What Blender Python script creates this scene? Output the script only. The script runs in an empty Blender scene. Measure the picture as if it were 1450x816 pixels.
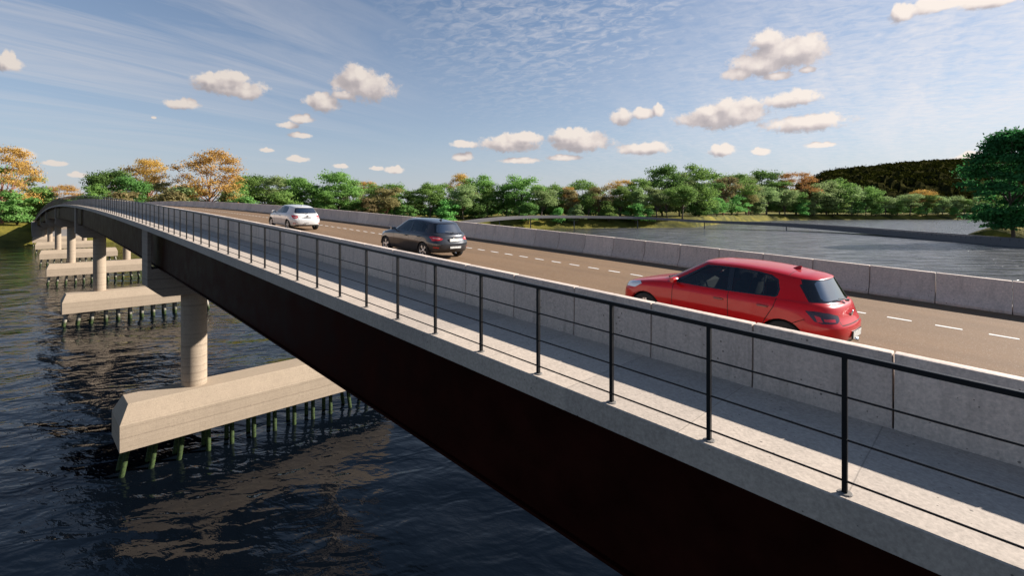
import bpy, bmesh, math, random
import numpy as np
from mathutils import Vector, Matrix

random.seed(7)
SC = bpy.context.scene
COL = SC.collection
R = math.radians

# ------------------------------------------------------------------ camera / place constants
CAM_H = 15.1            # camera above the water (water is z = 0)
F_PX = 690.0            # focal length in pixels of a 1450 px wide picture
U = Vector((-0.7110, 0.7032, 0))      # along the bridge, away from the camera
V = Vector((0.7032, 0.7110, 0))       # across the bridge, from the walkway side to the far side
P0 = Vector((2.88, 4.217, 0))         # foot of the first railing post (s = 0, d = 0)
SUN_AZ, SUN_EL = 76.0, 28.0
EXPOSURE = 1.1
EX = 2**-EXPOSURE   # radiances given below as they should appear are multiplied by this
S0, S1 = -30.0, 316.0                 # stations where the modelled deck begins and ends

def deck_z(s):
    t = s / 100.0
    return CAM_H + (-2.441 + 5.886*t - 2.234*t*t - 0.2788*t**3 + 0.1581*t**4 - 0.0175*t**5)

def BP(s, d, dz=0.0):
    p = P0 + U*s + V*d
    return Vector((p.x, p.y, deck_z(s) + dz))

def BPz(s, d, z):
    p = P0 + U*s + V*d
    return Vector((p.x, p.y, z))

BRIDGE_ROT = math.atan2(U.y, U.x)
def slope(s):
    return math.atan((deck_z(s+.5) - deck_z(s-.5)))

# ------------------------------------------------------------------ object helpers
def link(o):
    COL.objects.link(o); return o

def tag(o, label=None, cat=None, group=None, kind=None):
    if label: o['label'] = label
    if cat: o['category'] = cat
    if group: o['group'] = group
    if kind: o['kind'] = kind
    return o

def empty(name, loc=(0, 0, 0), rot=(0, 0, 0)):
    o = bpy.data.objects.new(name, None)
    o.empty_display_size = .3
    o.location = loc; o.rotation_euler = rot
    return link(o)

def copy_tree(o, parent=None):
    c = o.copy(); COL.objects.link(c)
    if parent is not None: c.parent = parent
    for ch in list(o.children):
        copy_tree(ch, c)
    return c

class MB:
    """collects polygons, then links them as ONE mesh object"""
    def __init__(s): s.v = []; s.f = []; s.m = []; s.uv = []
    def quad(s, a, b, c, d, m=0):
        i = len(s.v); s.v += [tuple(a), tuple(b), tuple(c), tuple(d)]; s.f.append((i, i+1, i+2, i+3)); s.m.append(m)
    def poly(s, pts, m=0):
        i = len(s.v); s.v += [tuple(p) for p in pts]; s.f.append(tuple(range(i, i+len(pts)))); s.m.append(m)
    def box(s, c, size, m=0, mat=None):
        x, y, z = c; a, b, h = size[0]/2, size[1]/2, size[2]/2
        P = [Vector((x+i*a, y+j*b, z+k*h)) for k in (-1, 1) for j in (-1, 1) for i in (-1, 1)]
        if mat is not None: P = [mat @ p for p in P]
        i = len(s.v); s.v += [tuple(p) for p in P]
        for f in ((0, 2, 3, 1), (4, 5, 7, 6), (0, 1, 5, 4), (2, 6, 7, 3), (0, 4, 6, 2), (1, 3, 7, 5)):
            s.f.append(tuple(i+q for q in f)); s.m.append(m)
    def tube(s, pts, radii, n=8, m=0, cap=True):
        pts = [Vector(p) for p in pts]
        if not hasattr(radii, '__len__'): radii = [radii]*len(pts)
        rings = []
        for k, p in enumerate(pts):
            t = (pts[min(k+1, len(pts)-1)] - pts[max(k-1, 0)]).normalized()
            a = t.orthogonal().normalized() if abs(t.z) > .95 else t.cross(Vector((0, 0, 1))).normalized()
            if abs(t.z) > .95:
                a = Vector((1, 0, 0)) - t*t.x; a.normalize()
            b = t.cross(a)
            i = len(s.v)
            for q in range(n):
                an = 2*math.pi*q/n
                s.v.append(tuple(p + (a*math.cos(an) + b*math.sin(an))*radii[k]))
            rings.append(i)
        for k in range(len(rings)-1):
            for q in range(n):
                s.f.append((rings[k]+q, rings[k]+(q+1) % n, rings[k+1]+(q+1) % n, rings[k+1]+q)); s.m.append(m)
        if cap:
            s.f.append(tuple(rings[0]+q for q in reversed(range(n)))); s.m.append(m)
            s.f.append(tuple(rings[-1]+q for q in range(n))); s.m.append(m)
    def lathe(s, prof, n=24, axis='y', m=0):
        """profile of (radius, axial)"""
        base = len(s.v)
        for r, a in prof:
            for q in range(n):
                t = 2*math.pi*q/n
                if axis == 'y': s.v.append((r*math.cos(t), a, r*math.sin(t)))
                else: s.v.append((r*math.cos(t), r*math.sin(t), a))
        for k in range(len(prof)-1):
            for q in range(n):
                s.f.append((base+k*n+q, base+k*n+(q+1) % n, base+(k+1)*n+(q+1) % n, base+(k+1)*n+q)); s.m.append(m)
    def sweep(s, ss, section, closed=True, frame=BP, caps=True, m=0):
        """section = list of (d, dz), swept along bridge stations"""
        n = len(section); base = len(s.v)
        for q in ss:
            for d, dz in section: s.v.append(tuple(frame(q, d, dz)))
        for k in range(len(ss)-1):
            for j in range(n if closed else n-1):
                a = base+k*n+j; b = base+k*n+(j+1) % n
                s.f.append((a, b, b+n, a+n)); s.m.append(m)
        if closed and caps:
            s.f.append(tuple(base+j for j in reversed(range(n)))); s.m.append(m)
            e = base+(len(ss)-1)*n
            s.f.append(tuple(e+j for j in range(n))); s.m.append(m)
    def build(s, name, mats, parent=None, smooth=False, angle=None, bevel=0):
        me = bpy.data.meshes.new(name)
        me.from_pydata(s.v, [], s.f)
        if not isinstance(mats, (list, tuple)): mats = [mats]
        for mt in mats: me.materials.append(mt)
        if any(s.m): me.polygons.foreach_set('material_index', s.m)
        bm = bmesh.new(); bm.from_mesh(me)
        bmesh.ops.recalc_face_normals(bm, faces=bm.faces)
        if bevel:
            bmesh.ops.remove_doubles(bm, verts=bm.verts, dist=1e-5)
            bmesh.ops.bevel(bm, geom=[e for e in bm.edges if len(e.link_faces) == 2 and e.calc_face_angle(0) > .5],
                            offset=bevel, segments=2, affect='EDGES', profile=.5)
        bm.to_mesh(me); bm.free()
        if smooth or angle:
            me.polygons.foreach_set('use_smooth', [True]*len(me.polygons))
            if angle: me.set_sharp_from_angle(angle=R(angle))
        me.update()
        o = bpy.data.objects.new(name, me); link(o)
        if parent is not None: o.parent = parent
        return o

# ------------------------------------------------------------------ material helpers
def new_mat(name):
    m = bpy.data.materials.new(name); m.use_nodes = True
    nt = m.node_tree
    return m, nt, nt.nodes['Principled BSDF']

def nd(nt, typ, **kw):
    n = nt.nodes.new(typ)
    for k, v in kw.items():
        if k.startswith('i_'):
            key = k[2:]
            key = int(key) if key.isdigit() else key.replace('_', ' ')
            n.inputs[key].default_value = v
        else: setattr(n, k, v)
    return n

def lk(nt, a, b): nt.links.new(a, b)

def math_n(nt, op, a, b=None, c=None, clamp=False):
    n = nt.nodes.new('ShaderNodeMath'); n.operation = op; n.use_clamp = clamp
    for i, x in enumerate((a, b, c)):
        if x is None: continue
        if isinstance(x, (int, float)): n.inputs[i].default_value = x
        else: nt.links.new(x, n.inputs[i])
    return n.outputs[0]

def ramp(nt, fac, stops, interp='LINEAR'):
    n = nt.nodes.new('ShaderNodeValToRGB'); n.color_ramp.interpolation = interp
    e = n.color_ramp.elements
    while len(e) < len(stops): e.new(.5)
    for el, (p, c) in zip(e, stops):
        el.position = p; el.color = (c[0], c[1], c[2], 1) if hasattr(c, '__len__') else (c, c, c, 1)
    nt.links.new(fac, n.inputs[0])
    return n.outputs[0]

def mixc(nt, fac, a, b, blend='MIX'):
    n = nt.nodes.new('ShaderNodeMix'); n.data_type = 'RGBA'; n.blend_type = blend
    for sock, x in ((n.inputs[0], fac), (n.inputs[6], a), (n.inputs[7], b)):
        if isinstance(x, (int, float)): sock.default_value = x
        elif isinstance(x, (tuple, list)): sock.default_value = (x[0], x[1], x[2], 1)
        else: nt.links.new(x, sock)
    return n.outputs[2]

def coords(nt, kind='Object', scale=(1, 1, 1), rot=(0, 0, 0)):
    tc = nt.nodes.new('ShaderNodeTexCoord')
    if kind == 'World':
        g = nt.nodes.new('ShaderNodeNewGeometry'); out = g.outputs['Position']
    else: out = tc.outputs[kind]
    mp = nt.nodes.new('ShaderNodeMapping'); mp.inputs['Scale'].default_value = scale; mp.inputs['Rotation'].default_value = rot
    nt.links.new(out, mp.inputs[0])
    return mp.outputs[0]

def noise(nt, vec, scale, detail=4, rough=.55, dist=0.0):
    n = nd(nt, 'ShaderNodeTexNoise', i_Scale=scale, i_Detail=detail, i_Roughness=rough, i_Distortion=dist)
    nt.links.new(vec, n.inputs['Vector']); return n.outputs[0]

def bump(nt, h, strength=.3, dist=.01, normal=None):
    n = nd(nt, 'ShaderNodeBump', i_Strength=strength, i_Distance=dist)
    nt.links.new(h, n.inputs['Height'])
    if normal is not None: nt.links.new(normal, n.inputs['Normal'])
    return n.outputs[0]

def concrete(name, base, pit=.5, bands=False, drips=0, dirt=.35, boards=None, algae=False, per_object=True):
    m, nt, b = new_mat(name)
    w = coords(nt, 'World')
    big = noise(nt, w, .55, 5, .6)
    mid = noise(nt, w, 2.3, 6, .65, 1.2)
    fine = noise(nt, w, 26, 4, .7)
    swirl = noise(nt, w, 9.0, 5, .6, 2.4)
    c = ramp(nt, mid, [(.28, [x*.74 for x in base]), (.5, base), (.74, [min(1, x*1.16) for x in base])])
    c = mixc(nt, math_n(nt, 'MULTIPLY', ramp(nt, big, [(.35, 1), (.62, 0)]), dirt), c, [x*.62 for x in base])
    c = mixc(nt, .5, c, ramp(nt, swirl, [(.3, [x*.60 for x in base]), (.7, [min(1, x*1.28) for x in base])]))
    c = mixc(nt, .38, c, ramp(nt, fine, [(.3, [x*.5 for x in base]), (.7, [min(1, x*1.4) for x in base])]))
    h = math_n(nt, 'ADD', math_n(nt, 'MULTIPLY', fine, .35), math_n(nt, 'MULTIPLY', swirl, .5))
    if drips:      # water has run down the faces and left dark and pale streaks
        dm = nd(nt, 'ShaderNodeMapping'); dm.inputs['Scale'].default_value = (5, 5, .35); lk(nt, w, dm.inputs[0])
        dn = noise(nt, dm.outputs[0], 1.5, 5, .6)
        dk = math_n(nt, 'MULTIPLY', ramp(nt, dn, [(.50, 0), (.72, 1)]), math_n(nt, 'MULTIPLY', ramp(nt, big, [(.3, .2), (.7, 1)]), drips))
        c = mixc(nt, dk, c, [x*.45 for x in base])
    if bands:      # board marks and pour lines, horizontal
        sp = nt.nodes.new('ShaderNodeSeparateXYZ'); lk(nt, w, sp.inputs[0])
        wob = math_n(nt, 'ADD', sp.outputs[2], math_n(nt, 'MULTIPLY', mid, .18))
        cz = nt.nodes.new('ShaderNodeCombineXYZ'); lk(nt, wob, cz.inputs[2])
        bn = noise(nt, cz.outputs[0], 5.5, 3, .6)
        c = mixc(nt, .75, c, mixc(nt, 1.0, c, ramp(nt, bn, [(.32, (.42, .40, .39)), (.46, (.93, .92, .91)), (.6, (1.0, 1.0, 1.0)), (.72, (1.2, 1.18, 1.15))]), 'MULTIPLY'))
    if pit:
        vo = nd(nt, 'ShaderNodeTexVoronoi', i_Scale=9.0); lk(nt, w, vo.inputs['Vector'])
        pn = noise(nt, w, 1.3, 2)
        rad = math_n(nt, 'MULTIPLY', ramp(nt, pn, [(.34, 0), (.62, 1)]), .085*pit*2)
        pm = math_n(nt, 'LESS_THAN', vo.outputs['Distance'], rad)
        vo2 = nd(nt, 'ShaderNodeTexVoronoi', i_Scale=17); lk(nt, w, vo2.inputs['Vector'])
        pm2 = math_n(nt, 'LESS_THAN', vo2.outputs['Distance'], math_n(nt, 'MULTIPLY', ramp(nt, pn, [(.35, 0), (.75, 1)]), .12*pit))
        pm = math_n(nt, 'MAXIMUM', pm, pm2)
        c = mixc(nt, math_n(nt, 'MULTIPLY', pm, .8), c, [x*.22 for x in base])
        h = math_n(nt, 'SUBTRACT', h, math_n(nt, 'MULTIPLY', pm, .8))
    if boards:     # joints across the walkway, along UV.x (metres)
        tc = nt.nodes.new('ShaderNodeTexCoord'); su = nt.nodes.new('ShaderNodeSeparateXYZ'); lk(nt, tc.outputs['UV'], su.inputs[0])
        fr = math_n(nt, 'FRACT', math_n(nt, 'DIVIDE', math_n(nt, 'ADD', su.outputs[0], math_n(nt, 'MULTIPLY', big, .05)), boards))
        gn = nt.nodes.new('ShaderNodeNewGeometry'); sn = nt.nodes.new('ShaderNodeSeparateXYZ'); lk(nt, gn.outputs['Normal'], sn.inputs[0])
        line = math_n(nt, 'MULTIPLY', math_n(nt, 'LESS_THAN', fr, .012/boards), math_n(nt, 'GREATER_THAN', sn.outputs[2], .5))
        cell = math_n(nt, 'FLOOR', math_n(nt, 'DIVIDE', su.outputs[0], boards))
        wn = nt.nodes.new('ShaderNodeTexWhiteNoise'); wn.noise_dimensions = '1D'; lk(nt, cell, wn.inputs['W'])
        c = mixc(nt, 1.0, c, ramp(nt, wn.outputs['Value'], [(0, (.9, .9, .91)), (1, (1.06, 1.05, 1.04))]), 'MULTIPLY')
        c = mixc(nt, math_n(nt, 'MULTIPLY', line, .55), c, [x*.4 for x in base])
        h = math_n(nt, 'SUBTRACT', h, line)
    if per_object:
        oi = nt.nodes.new('ShaderNodeObjectInfo')
        c = mixc(nt, 1.0, c, ramp(nt, oi.outputs['Random'], [(0, (.86, .86, .87)), (1, (1.1, 1.09, 1.08))]), 'MULTIPLY')
    if algae:
        sp2 = nt.nodes.new('ShaderNodeSeparateXYZ'); lk(nt, w, sp2.inputs[0])
        zz = math_n(nt, 'ADD', math_n(nt, 'SUBTRACT', sp2.outputs[2], .0 if algae is True else algae-.25), math_n(nt, 'MULTIPLY', math_n(nt, 'SUBTRACT', noise(nt, w, 3.0, 4), .5), 1.1))
        c = mixc(nt, ramp(nt, math_n(nt, 'MULTIPLY', zz, .8), [(.34, 1), (.80, 0)]), c, ramp(nt, noise(nt, w, 8, 3), [(.3, (.008, .014, .004)), (.7, (.045, .072, .016))]))
    lk(nt, c, b.inputs['Base Color'])
    b.inputs['Roughness'].default_value = .82
    b.inputs['Specular IOR Level'].default_value = .3
    lk(nt, bump(nt, h, .45, .006), b.inputs['Normal'])
    return m

def plain(name, col, rough=.5, metal=0, spec=.5, coat=0, var=.12, nscale=8, bumpy=0):
    m, nt, b = new_mat(name)
    n = noise(nt, coords(nt, 'Object'), nscale, 4, .6)
    c = ramp(nt, n, [(.3, [x*(1-var) for x in col]), (.7, [min(1, x*(1+var)) for x in col])])
    lk(nt, c, b.inputs['Base Color'])
    r = ramp(nt, n, [(.3, max(0, rough*.85)), (.7, min(1, rough*1.15))])
    lk(nt, r, b.inputs['Roughness'])
    b.inputs['Metallic'].default_value = metal
    b.inputs['Specular IOR Level'].default_value = spec
    b.inputs['Coat Weight'].default_value = coat
    b.inputs['Coat Roughness'].default_value = .04
    if bumpy: lk(nt, bump(nt, noise(nt, coords(nt, 'Object'), nscale*6, 3), bumpy, .004), b.inputs['Normal'])
    return m

M = {}
M['walk'] = concrete('walkway_concrete', (.455, .378, .308), .7, drips=.25, boards=1.5, dirt=.2, per_object=False)
M['barrier'] = concrete('barrier_concrete', (.615, .505, .425), .8, drips=.6, dirt=.35)
M['pier'] = concrete('board_marked_concrete', (.375, .292, .212), .9, drips=.22, bands=True, dirt=.6, per_object=False)
M['pile'] = concrete('pile_concrete', (.30, .26, .21), .2, dirt=.2, algae=True, per_object=False)
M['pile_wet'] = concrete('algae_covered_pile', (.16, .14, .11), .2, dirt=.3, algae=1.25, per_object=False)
M['cross'] = concrete('crosshead_concrete', (.31, .245, .19), .3, bands=True, dirt=.3, per_object=False)
M['farwall'] = concrete('far_wall_concrete', (.20, .185, .185), .0, dirt=.5)
M['rail'] = plain('black_painted_steel', (.009, .0085, .009), .42, 0, .25, var=.3)
M['plate'] = plain('weathered_base_plate', (.20, .18, .16), .8, 0, .2)
M['steel'] = plain('dark_weathering_steel', (.022, .0052, .0032), .5, 0, .025, var=.35, nscale=1.2)
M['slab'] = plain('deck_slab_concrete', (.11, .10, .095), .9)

def road_mat():
    m, nt, b = new_mat('tan_asphalt')
    w = coords(nt, 'World')
    tc = nt.nodes.new('ShaderNodeTexCoord'); su = nt.nodes.new('ShaderNodeSeparateXYZ'); lk(nt, tc.outputs['UV'], su.inputs[0])
    mp = nd(nt, 'ShaderNodeMapping'); mp.inputs['Scale'].default_value = (.05, .9, 1); lk(nt, tc.outputs['UV'], mp.inputs[0])
    streak = noise(nt, mp.outputs[0], 1.6, 5, .6)
    pat = noise(nt, w, .35, 5, .6)
    grain = noise(nt, w, 55, 3, .75)
    wh = math_n(nt, 'ABSOLUTE', math_n(nt, 'SUBTRACT', math_n(nt, 'FRACT', math_n(nt, 'MULTIPLY', math_n(nt, 'SUBTRACT', su.outputs[1], 4.2), .57)), .5))
    stone = nd(nt, 'ShaderNodeTexVoronoi', i_Scale=70); lk(nt, w, stone.inputs['Vector'])
    base = (.175, .106, .057)
    c = ramp(nt, grain, [(.25, [x*.68 for x in base]), (.5, base), (.78, [x*1.32 for x in base])])
    c = mixc(nt, .3, c, mixc(nt, 1, c, ramp(nt, streak, [(.3, (.72, .72, .73)), (.7, (1.18, 1.16, 1.14))]), 'MULTIPLY'))
    c = mixc(nt, .35, c, mixc(nt, 1, c, ramp(nt, pat, [(.3, (.75, .75, .76)), (.7, (1.15, 1.14, 1.12))]), 'MULTIPLY'))
    c = mixc(nt, math_n(nt, 'MULTIPLY', ramp(nt, wh, [(.05, 1), (.22, 0)]), math_n(nt, 'MULTIPLY', streak, .38)), c, [x*.62 for x in base])
    c = mixc(nt, math_n(nt, 'MULTIPLY', ramp(nt, stone.outputs['Color'], [(.75, 0), (.9, 1)]), .35), c, (.42, .36, .30))
    lk(nt, c, b.inputs['Base Color'])
    b.inputs['Roughness'].default_value = .88; b.inputs['Specular IOR Level'].default_value = .25
    lk(nt, bump(nt, grain, .5, .004), b.inputs['Normal'])
    return m
M['road'] = road_mat()
M['paint'] = plain('white_road_paint', (.72, .70, .66), .7, var=.12, nscale=3)

def water_mat():
    m, nt, b = new_mat('dark_water')
    w = coords(nt, 'World')
    def layer(sc, rot, st, det, rough=.5, dist=.0):
        m0 = nd(nt, 'ShaderNodeMapping'); m0.inputs['Rotation'].default_value = (0, 0, R(rot)); lk(nt, w, m0.inputs[0])
        mp = nd(nt, 'ShaderNodeMapping'); mp.inputs['Scale'].default_value = st
        lk(nt, m0.outputs[0], mp.inputs[0]); return noise(nt, mp.outputs[0], sc, det, rough, dist)
    a = layer(.12, 12, (.75, 1.25, 1), 2, .45, .5)
    c = layer(.50, -14, (.75, 1.3, 1), 2, .5, .6)
    d = layer(1.5, 22, (.75, 1.4, 1), 3, .55, .3)
    h = math_n(nt, 'ADD', math_n(nt, 'MULTIPLY', a, 2.2), math_n(nt, 'ADD', math_n(nt, 'MULTIPLY', c, .58), math_n(nt, 'MULTIPLY', d, .13)))
    # calmer and rougher patches, as wind makes them
    gust = ramp(nt, layer(.018, 30, (1, 1, 1), 2), [(.35, .65), (.65, 1.0)])
    h = math_n(nt, 'MULTIPLY', h, gust)
    b.inputs['Base Color'].default_value = (.002, .0035, .006, 1)
    # the open reach beyond the bridge lies in the wind: choppier and rougher
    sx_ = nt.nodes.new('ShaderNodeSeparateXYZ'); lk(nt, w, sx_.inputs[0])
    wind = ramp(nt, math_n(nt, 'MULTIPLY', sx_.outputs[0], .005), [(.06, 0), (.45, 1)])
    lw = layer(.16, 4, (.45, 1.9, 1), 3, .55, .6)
    h = math_n(nt, 'ADD', math_n(nt, 'MULTIPLY', h, math_n(nt, 'MULTIPLY_ADD', wind, 1.2, 1.0)), math_n(nt, 'MULTIPLY', math_n(nt, 'MULTIPLY', lw, wind), 5.5))
    lk(nt, math_n(nt, 'MULTIPLY_ADD', wind, .15, .035), b.inputs['Roughness'])
    painted_sheen = mixc(nt, wind, (.002, .0035, .006), mixc(nt, ramp(nt, lw, [(.40, 0), (.58, 1)]), (.045, .046, .050), (.150, .150, .156)))  # open reach: pale sky reflection painted into the base colour, streaked with the waves
    lk(nt, painted_sheen, b.inputs['Base Color'])
    b.inputs['Specular IOR Level'].default_value = .30
    b.inputs['IOR'].default_value = 1.333
    lk(nt, bump(nt, h, 1.0, .30), b.inputs['Normal'])
    return m
M['water'] = water_mat()

def bank_mat():
    m, nt, b = new_mat('bank_grass')
    w = coords(nt, 'World')
    n1 = noise(nt, w, .035, 5, .6); n2 = noise(nt, w, .4, 5, .65)
    c = ramp(nt, n1, [(.36, (.04, .042, .010)), (.5, (.125, .112, .020)), (.66, (.23, .185, .030))])
    c = mixc(nt, .45, c, mixc(nt, 1, c, ramp(nt, n2, [(.3, (.45, .45, .45)), (.7, (1.35, 1.3, 1.2))]), 'MULTIPLY'))
    lk(nt, c, b.inputs['Base Color']); b.inputs['Roughness'].default_value = .95; b.inputs['Specular IOR Level'].default_value = .1
    lk(nt, bump(nt, n2, .9, .8), b.inputs['Normal'])
    return m
M['bank'] = bank_mat()

def leaf_mat(name, dark, light, trans=.45, spec=.15):
    m, nt, b = new_mat(name)
    n = noise(nt, coords(nt, 'Object'), 9, 3, .6)
    oi = nt.nodes.new('ShaderNodeObjectInfo')
    c = ramp(nt, n, [(.3, dark), (.68, light)])
    hs = nt.nodes.new('ShaderNodeHueSaturation'); lk(nt, c, hs.inputs['Color'])
    lk(nt, math_n(nt, 'MULTIPLY_ADD', oi.outputs['Random'], .035, .483), hs.inputs['Hue'])
    lk(nt, math_n(nt, 'MULTIPLY_ADD', oi.outputs['Random'], .45, .78), hs.inputs['Value'])
    lk(nt, hs.outputs[0], b.inputs['Base Color'])
    b.inputs['Roughness'].default_value = .8; b.inputs['Specular IOR Level'].default_value = spec
    tr = nt.nodes.new('ShaderNodeBsdfTranslucent'); lk(nt, hs.outputs[0], tr.inputs[0])
    mx = nt.nodes.new('ShaderNodeMixShader'); mx.inputs[0].default_value = trans
    lk(nt, b.outputs[0], mx.inputs[1]); lk(nt, tr.outputs[0], mx.inputs[2])
    lk(nt, mx.outputs[0], nt.nodes['Material Output'].inputs[0])
    return m
LEAF = {
    'green': leaf_mat('green_leaves', (.120, .210, .045), (.245, .380, .095)),
    'deep': leaf_mat('deep_green_leaves', (.070, .145, .034), (.160, .280, .070)),
    'pale': leaf_mat('pale_green_leaves', (.205, .280, .095), (.350, .440, .180)),
    'bright': leaf_mat('bright_green_leaves', (.120, .290, .060), (.230, .450, .125)),
    'olive': leaf_mat('olive_brown_leaves', (.190, .155, .060), (.340, .280, .120)),
    'orange': leaf_mat('orange_leaves', (.36, .200, .055), (.60, .350, .105)),
    'big': leaf_mat('young_green_leaves', (.022, .095, .026), (.070, .230, .062)),
    'hill': leaf_mat('dark_olive_leaves', (.012, .013, .002), (.050, .046, .008), .05, 0.0),
}
M['bark'] = plain('grey_brown_bark', (.10, .075, .055), .9, var=.4, nscale=6, bumpy=.4)
M['bark_red'] = plain('reddish_bark', (.26, .12, .075), .9, var=.3, nscale=6, bumpy=.4)

# ------------------------------------------------------------------ camera, sun, sky
cam = bpy.data.cameras.new('camera')
cam.sensor_width = 36; cam.lens = 36*F_PX/1450.0
cam.shift_y = -(408-299.65)/1450.0
cam.clip_start = .1; cam.clip_end = 20000
co = link(bpy.data.objects.new('camera', cam))
co.location = (0, 0, CAM_H); co.rotation_euler = (R(90), 0, 0)
SC.camera = co

sd = Vector((math.sin(R(SUN_AZ))*math.cos(R(SUN_EL)), math.cos(R(SUN_AZ))*math.cos(R(SUN_EL)), math.sin(R(SUN_EL))))
sun = bpy.data.lights.new('sun', 'SUN'); sun.energy = 5.0; sun.angle = R(.6); sun.color = (1.0, .95, .88)
so = link(bpy.data.objects.new('sun', sun)); so.rotation_euler = (-sd).to_track_quat('-Z', 'Y').to_euler()
so.location = (60, 20, 60)

def img_dir(x, y):
    """azimuth and elevation (radians) of a direction, from where it stands in the photograph"""
    return math.atan2(x-725, F_PX), math.atan2(299.65-y, math.hypot(x-725, F_PX))

CLOUDS = [(322,119,44,15),(348,128,24,11),(300,113,20,9),(258,147,22,7),(10,88,20,12),(517,120,40,20),(457,144,23,12),(487,134,16,6),
 (427,168,15,6),(408,177,13,5),(424,191,15,4),(1112,72,48,22),(1078,88,40,17),(1142,68,28,21),(1046,103,24,9),(1100,106,20,6),(1086,54,22,14),(1142,98,10,5),(1118,139,38,11),
 (1010,166,46,14),(1045,158,38,17),(1140,173,56,12),(880,165,15,11),(912,160,16,8),(933,155,8,9),(822,199,40,14),(800,192,20,9),(722,203,38,11),(742,195,24,8),
 (912,210,35,8),(660,204,18,5),(655,222,14,6),(1023,212,17,8),(1078,214,12,5),(1160,205,20,4),(1378,222,24,8),(1278,17,18,13),(1330,7,50,9),(1405,0,50,9),
 (423,225,15,4),(378,212,9,3),(560,240,12,5),(735,227,26,4),(800,223,20,4),(483,235,10,3),(110,247,13,4),(28,218,18,8),(78,231,16,4),(218,166,4,2),(532,238,9,3),(1180,262,0,0)]
CLOUDS = [c for c in CLOUDS if c[2] > 0]
_rc = random.Random(17); n0_ = len(CLOUDS)
for (cx, cy, rx, ry) in list(CLOUDS):       # heaped tops over a flatter base
    if rx < 8 or (1040 < cx < 1150 and cy < 110): continue
    for q in range(2 if rx > 16 else 1):
        dx_ = _rc.uniform(-.55, .55)
        CLOUDS.append((cx+dx_*rx, cy-ry*_rc.uniform(.25, .6), rx*_rc.uniform(.28, .45), ry*_rc.uniform(.5, .8)))
CLOUDS = [(cx, cy+ry*.12, rx, ry*.82) if i < n0_ else (cx, cy, rx, ry) for i, (cx, cy, rx, ry) in enumerate(CLOUDS)]

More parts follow.
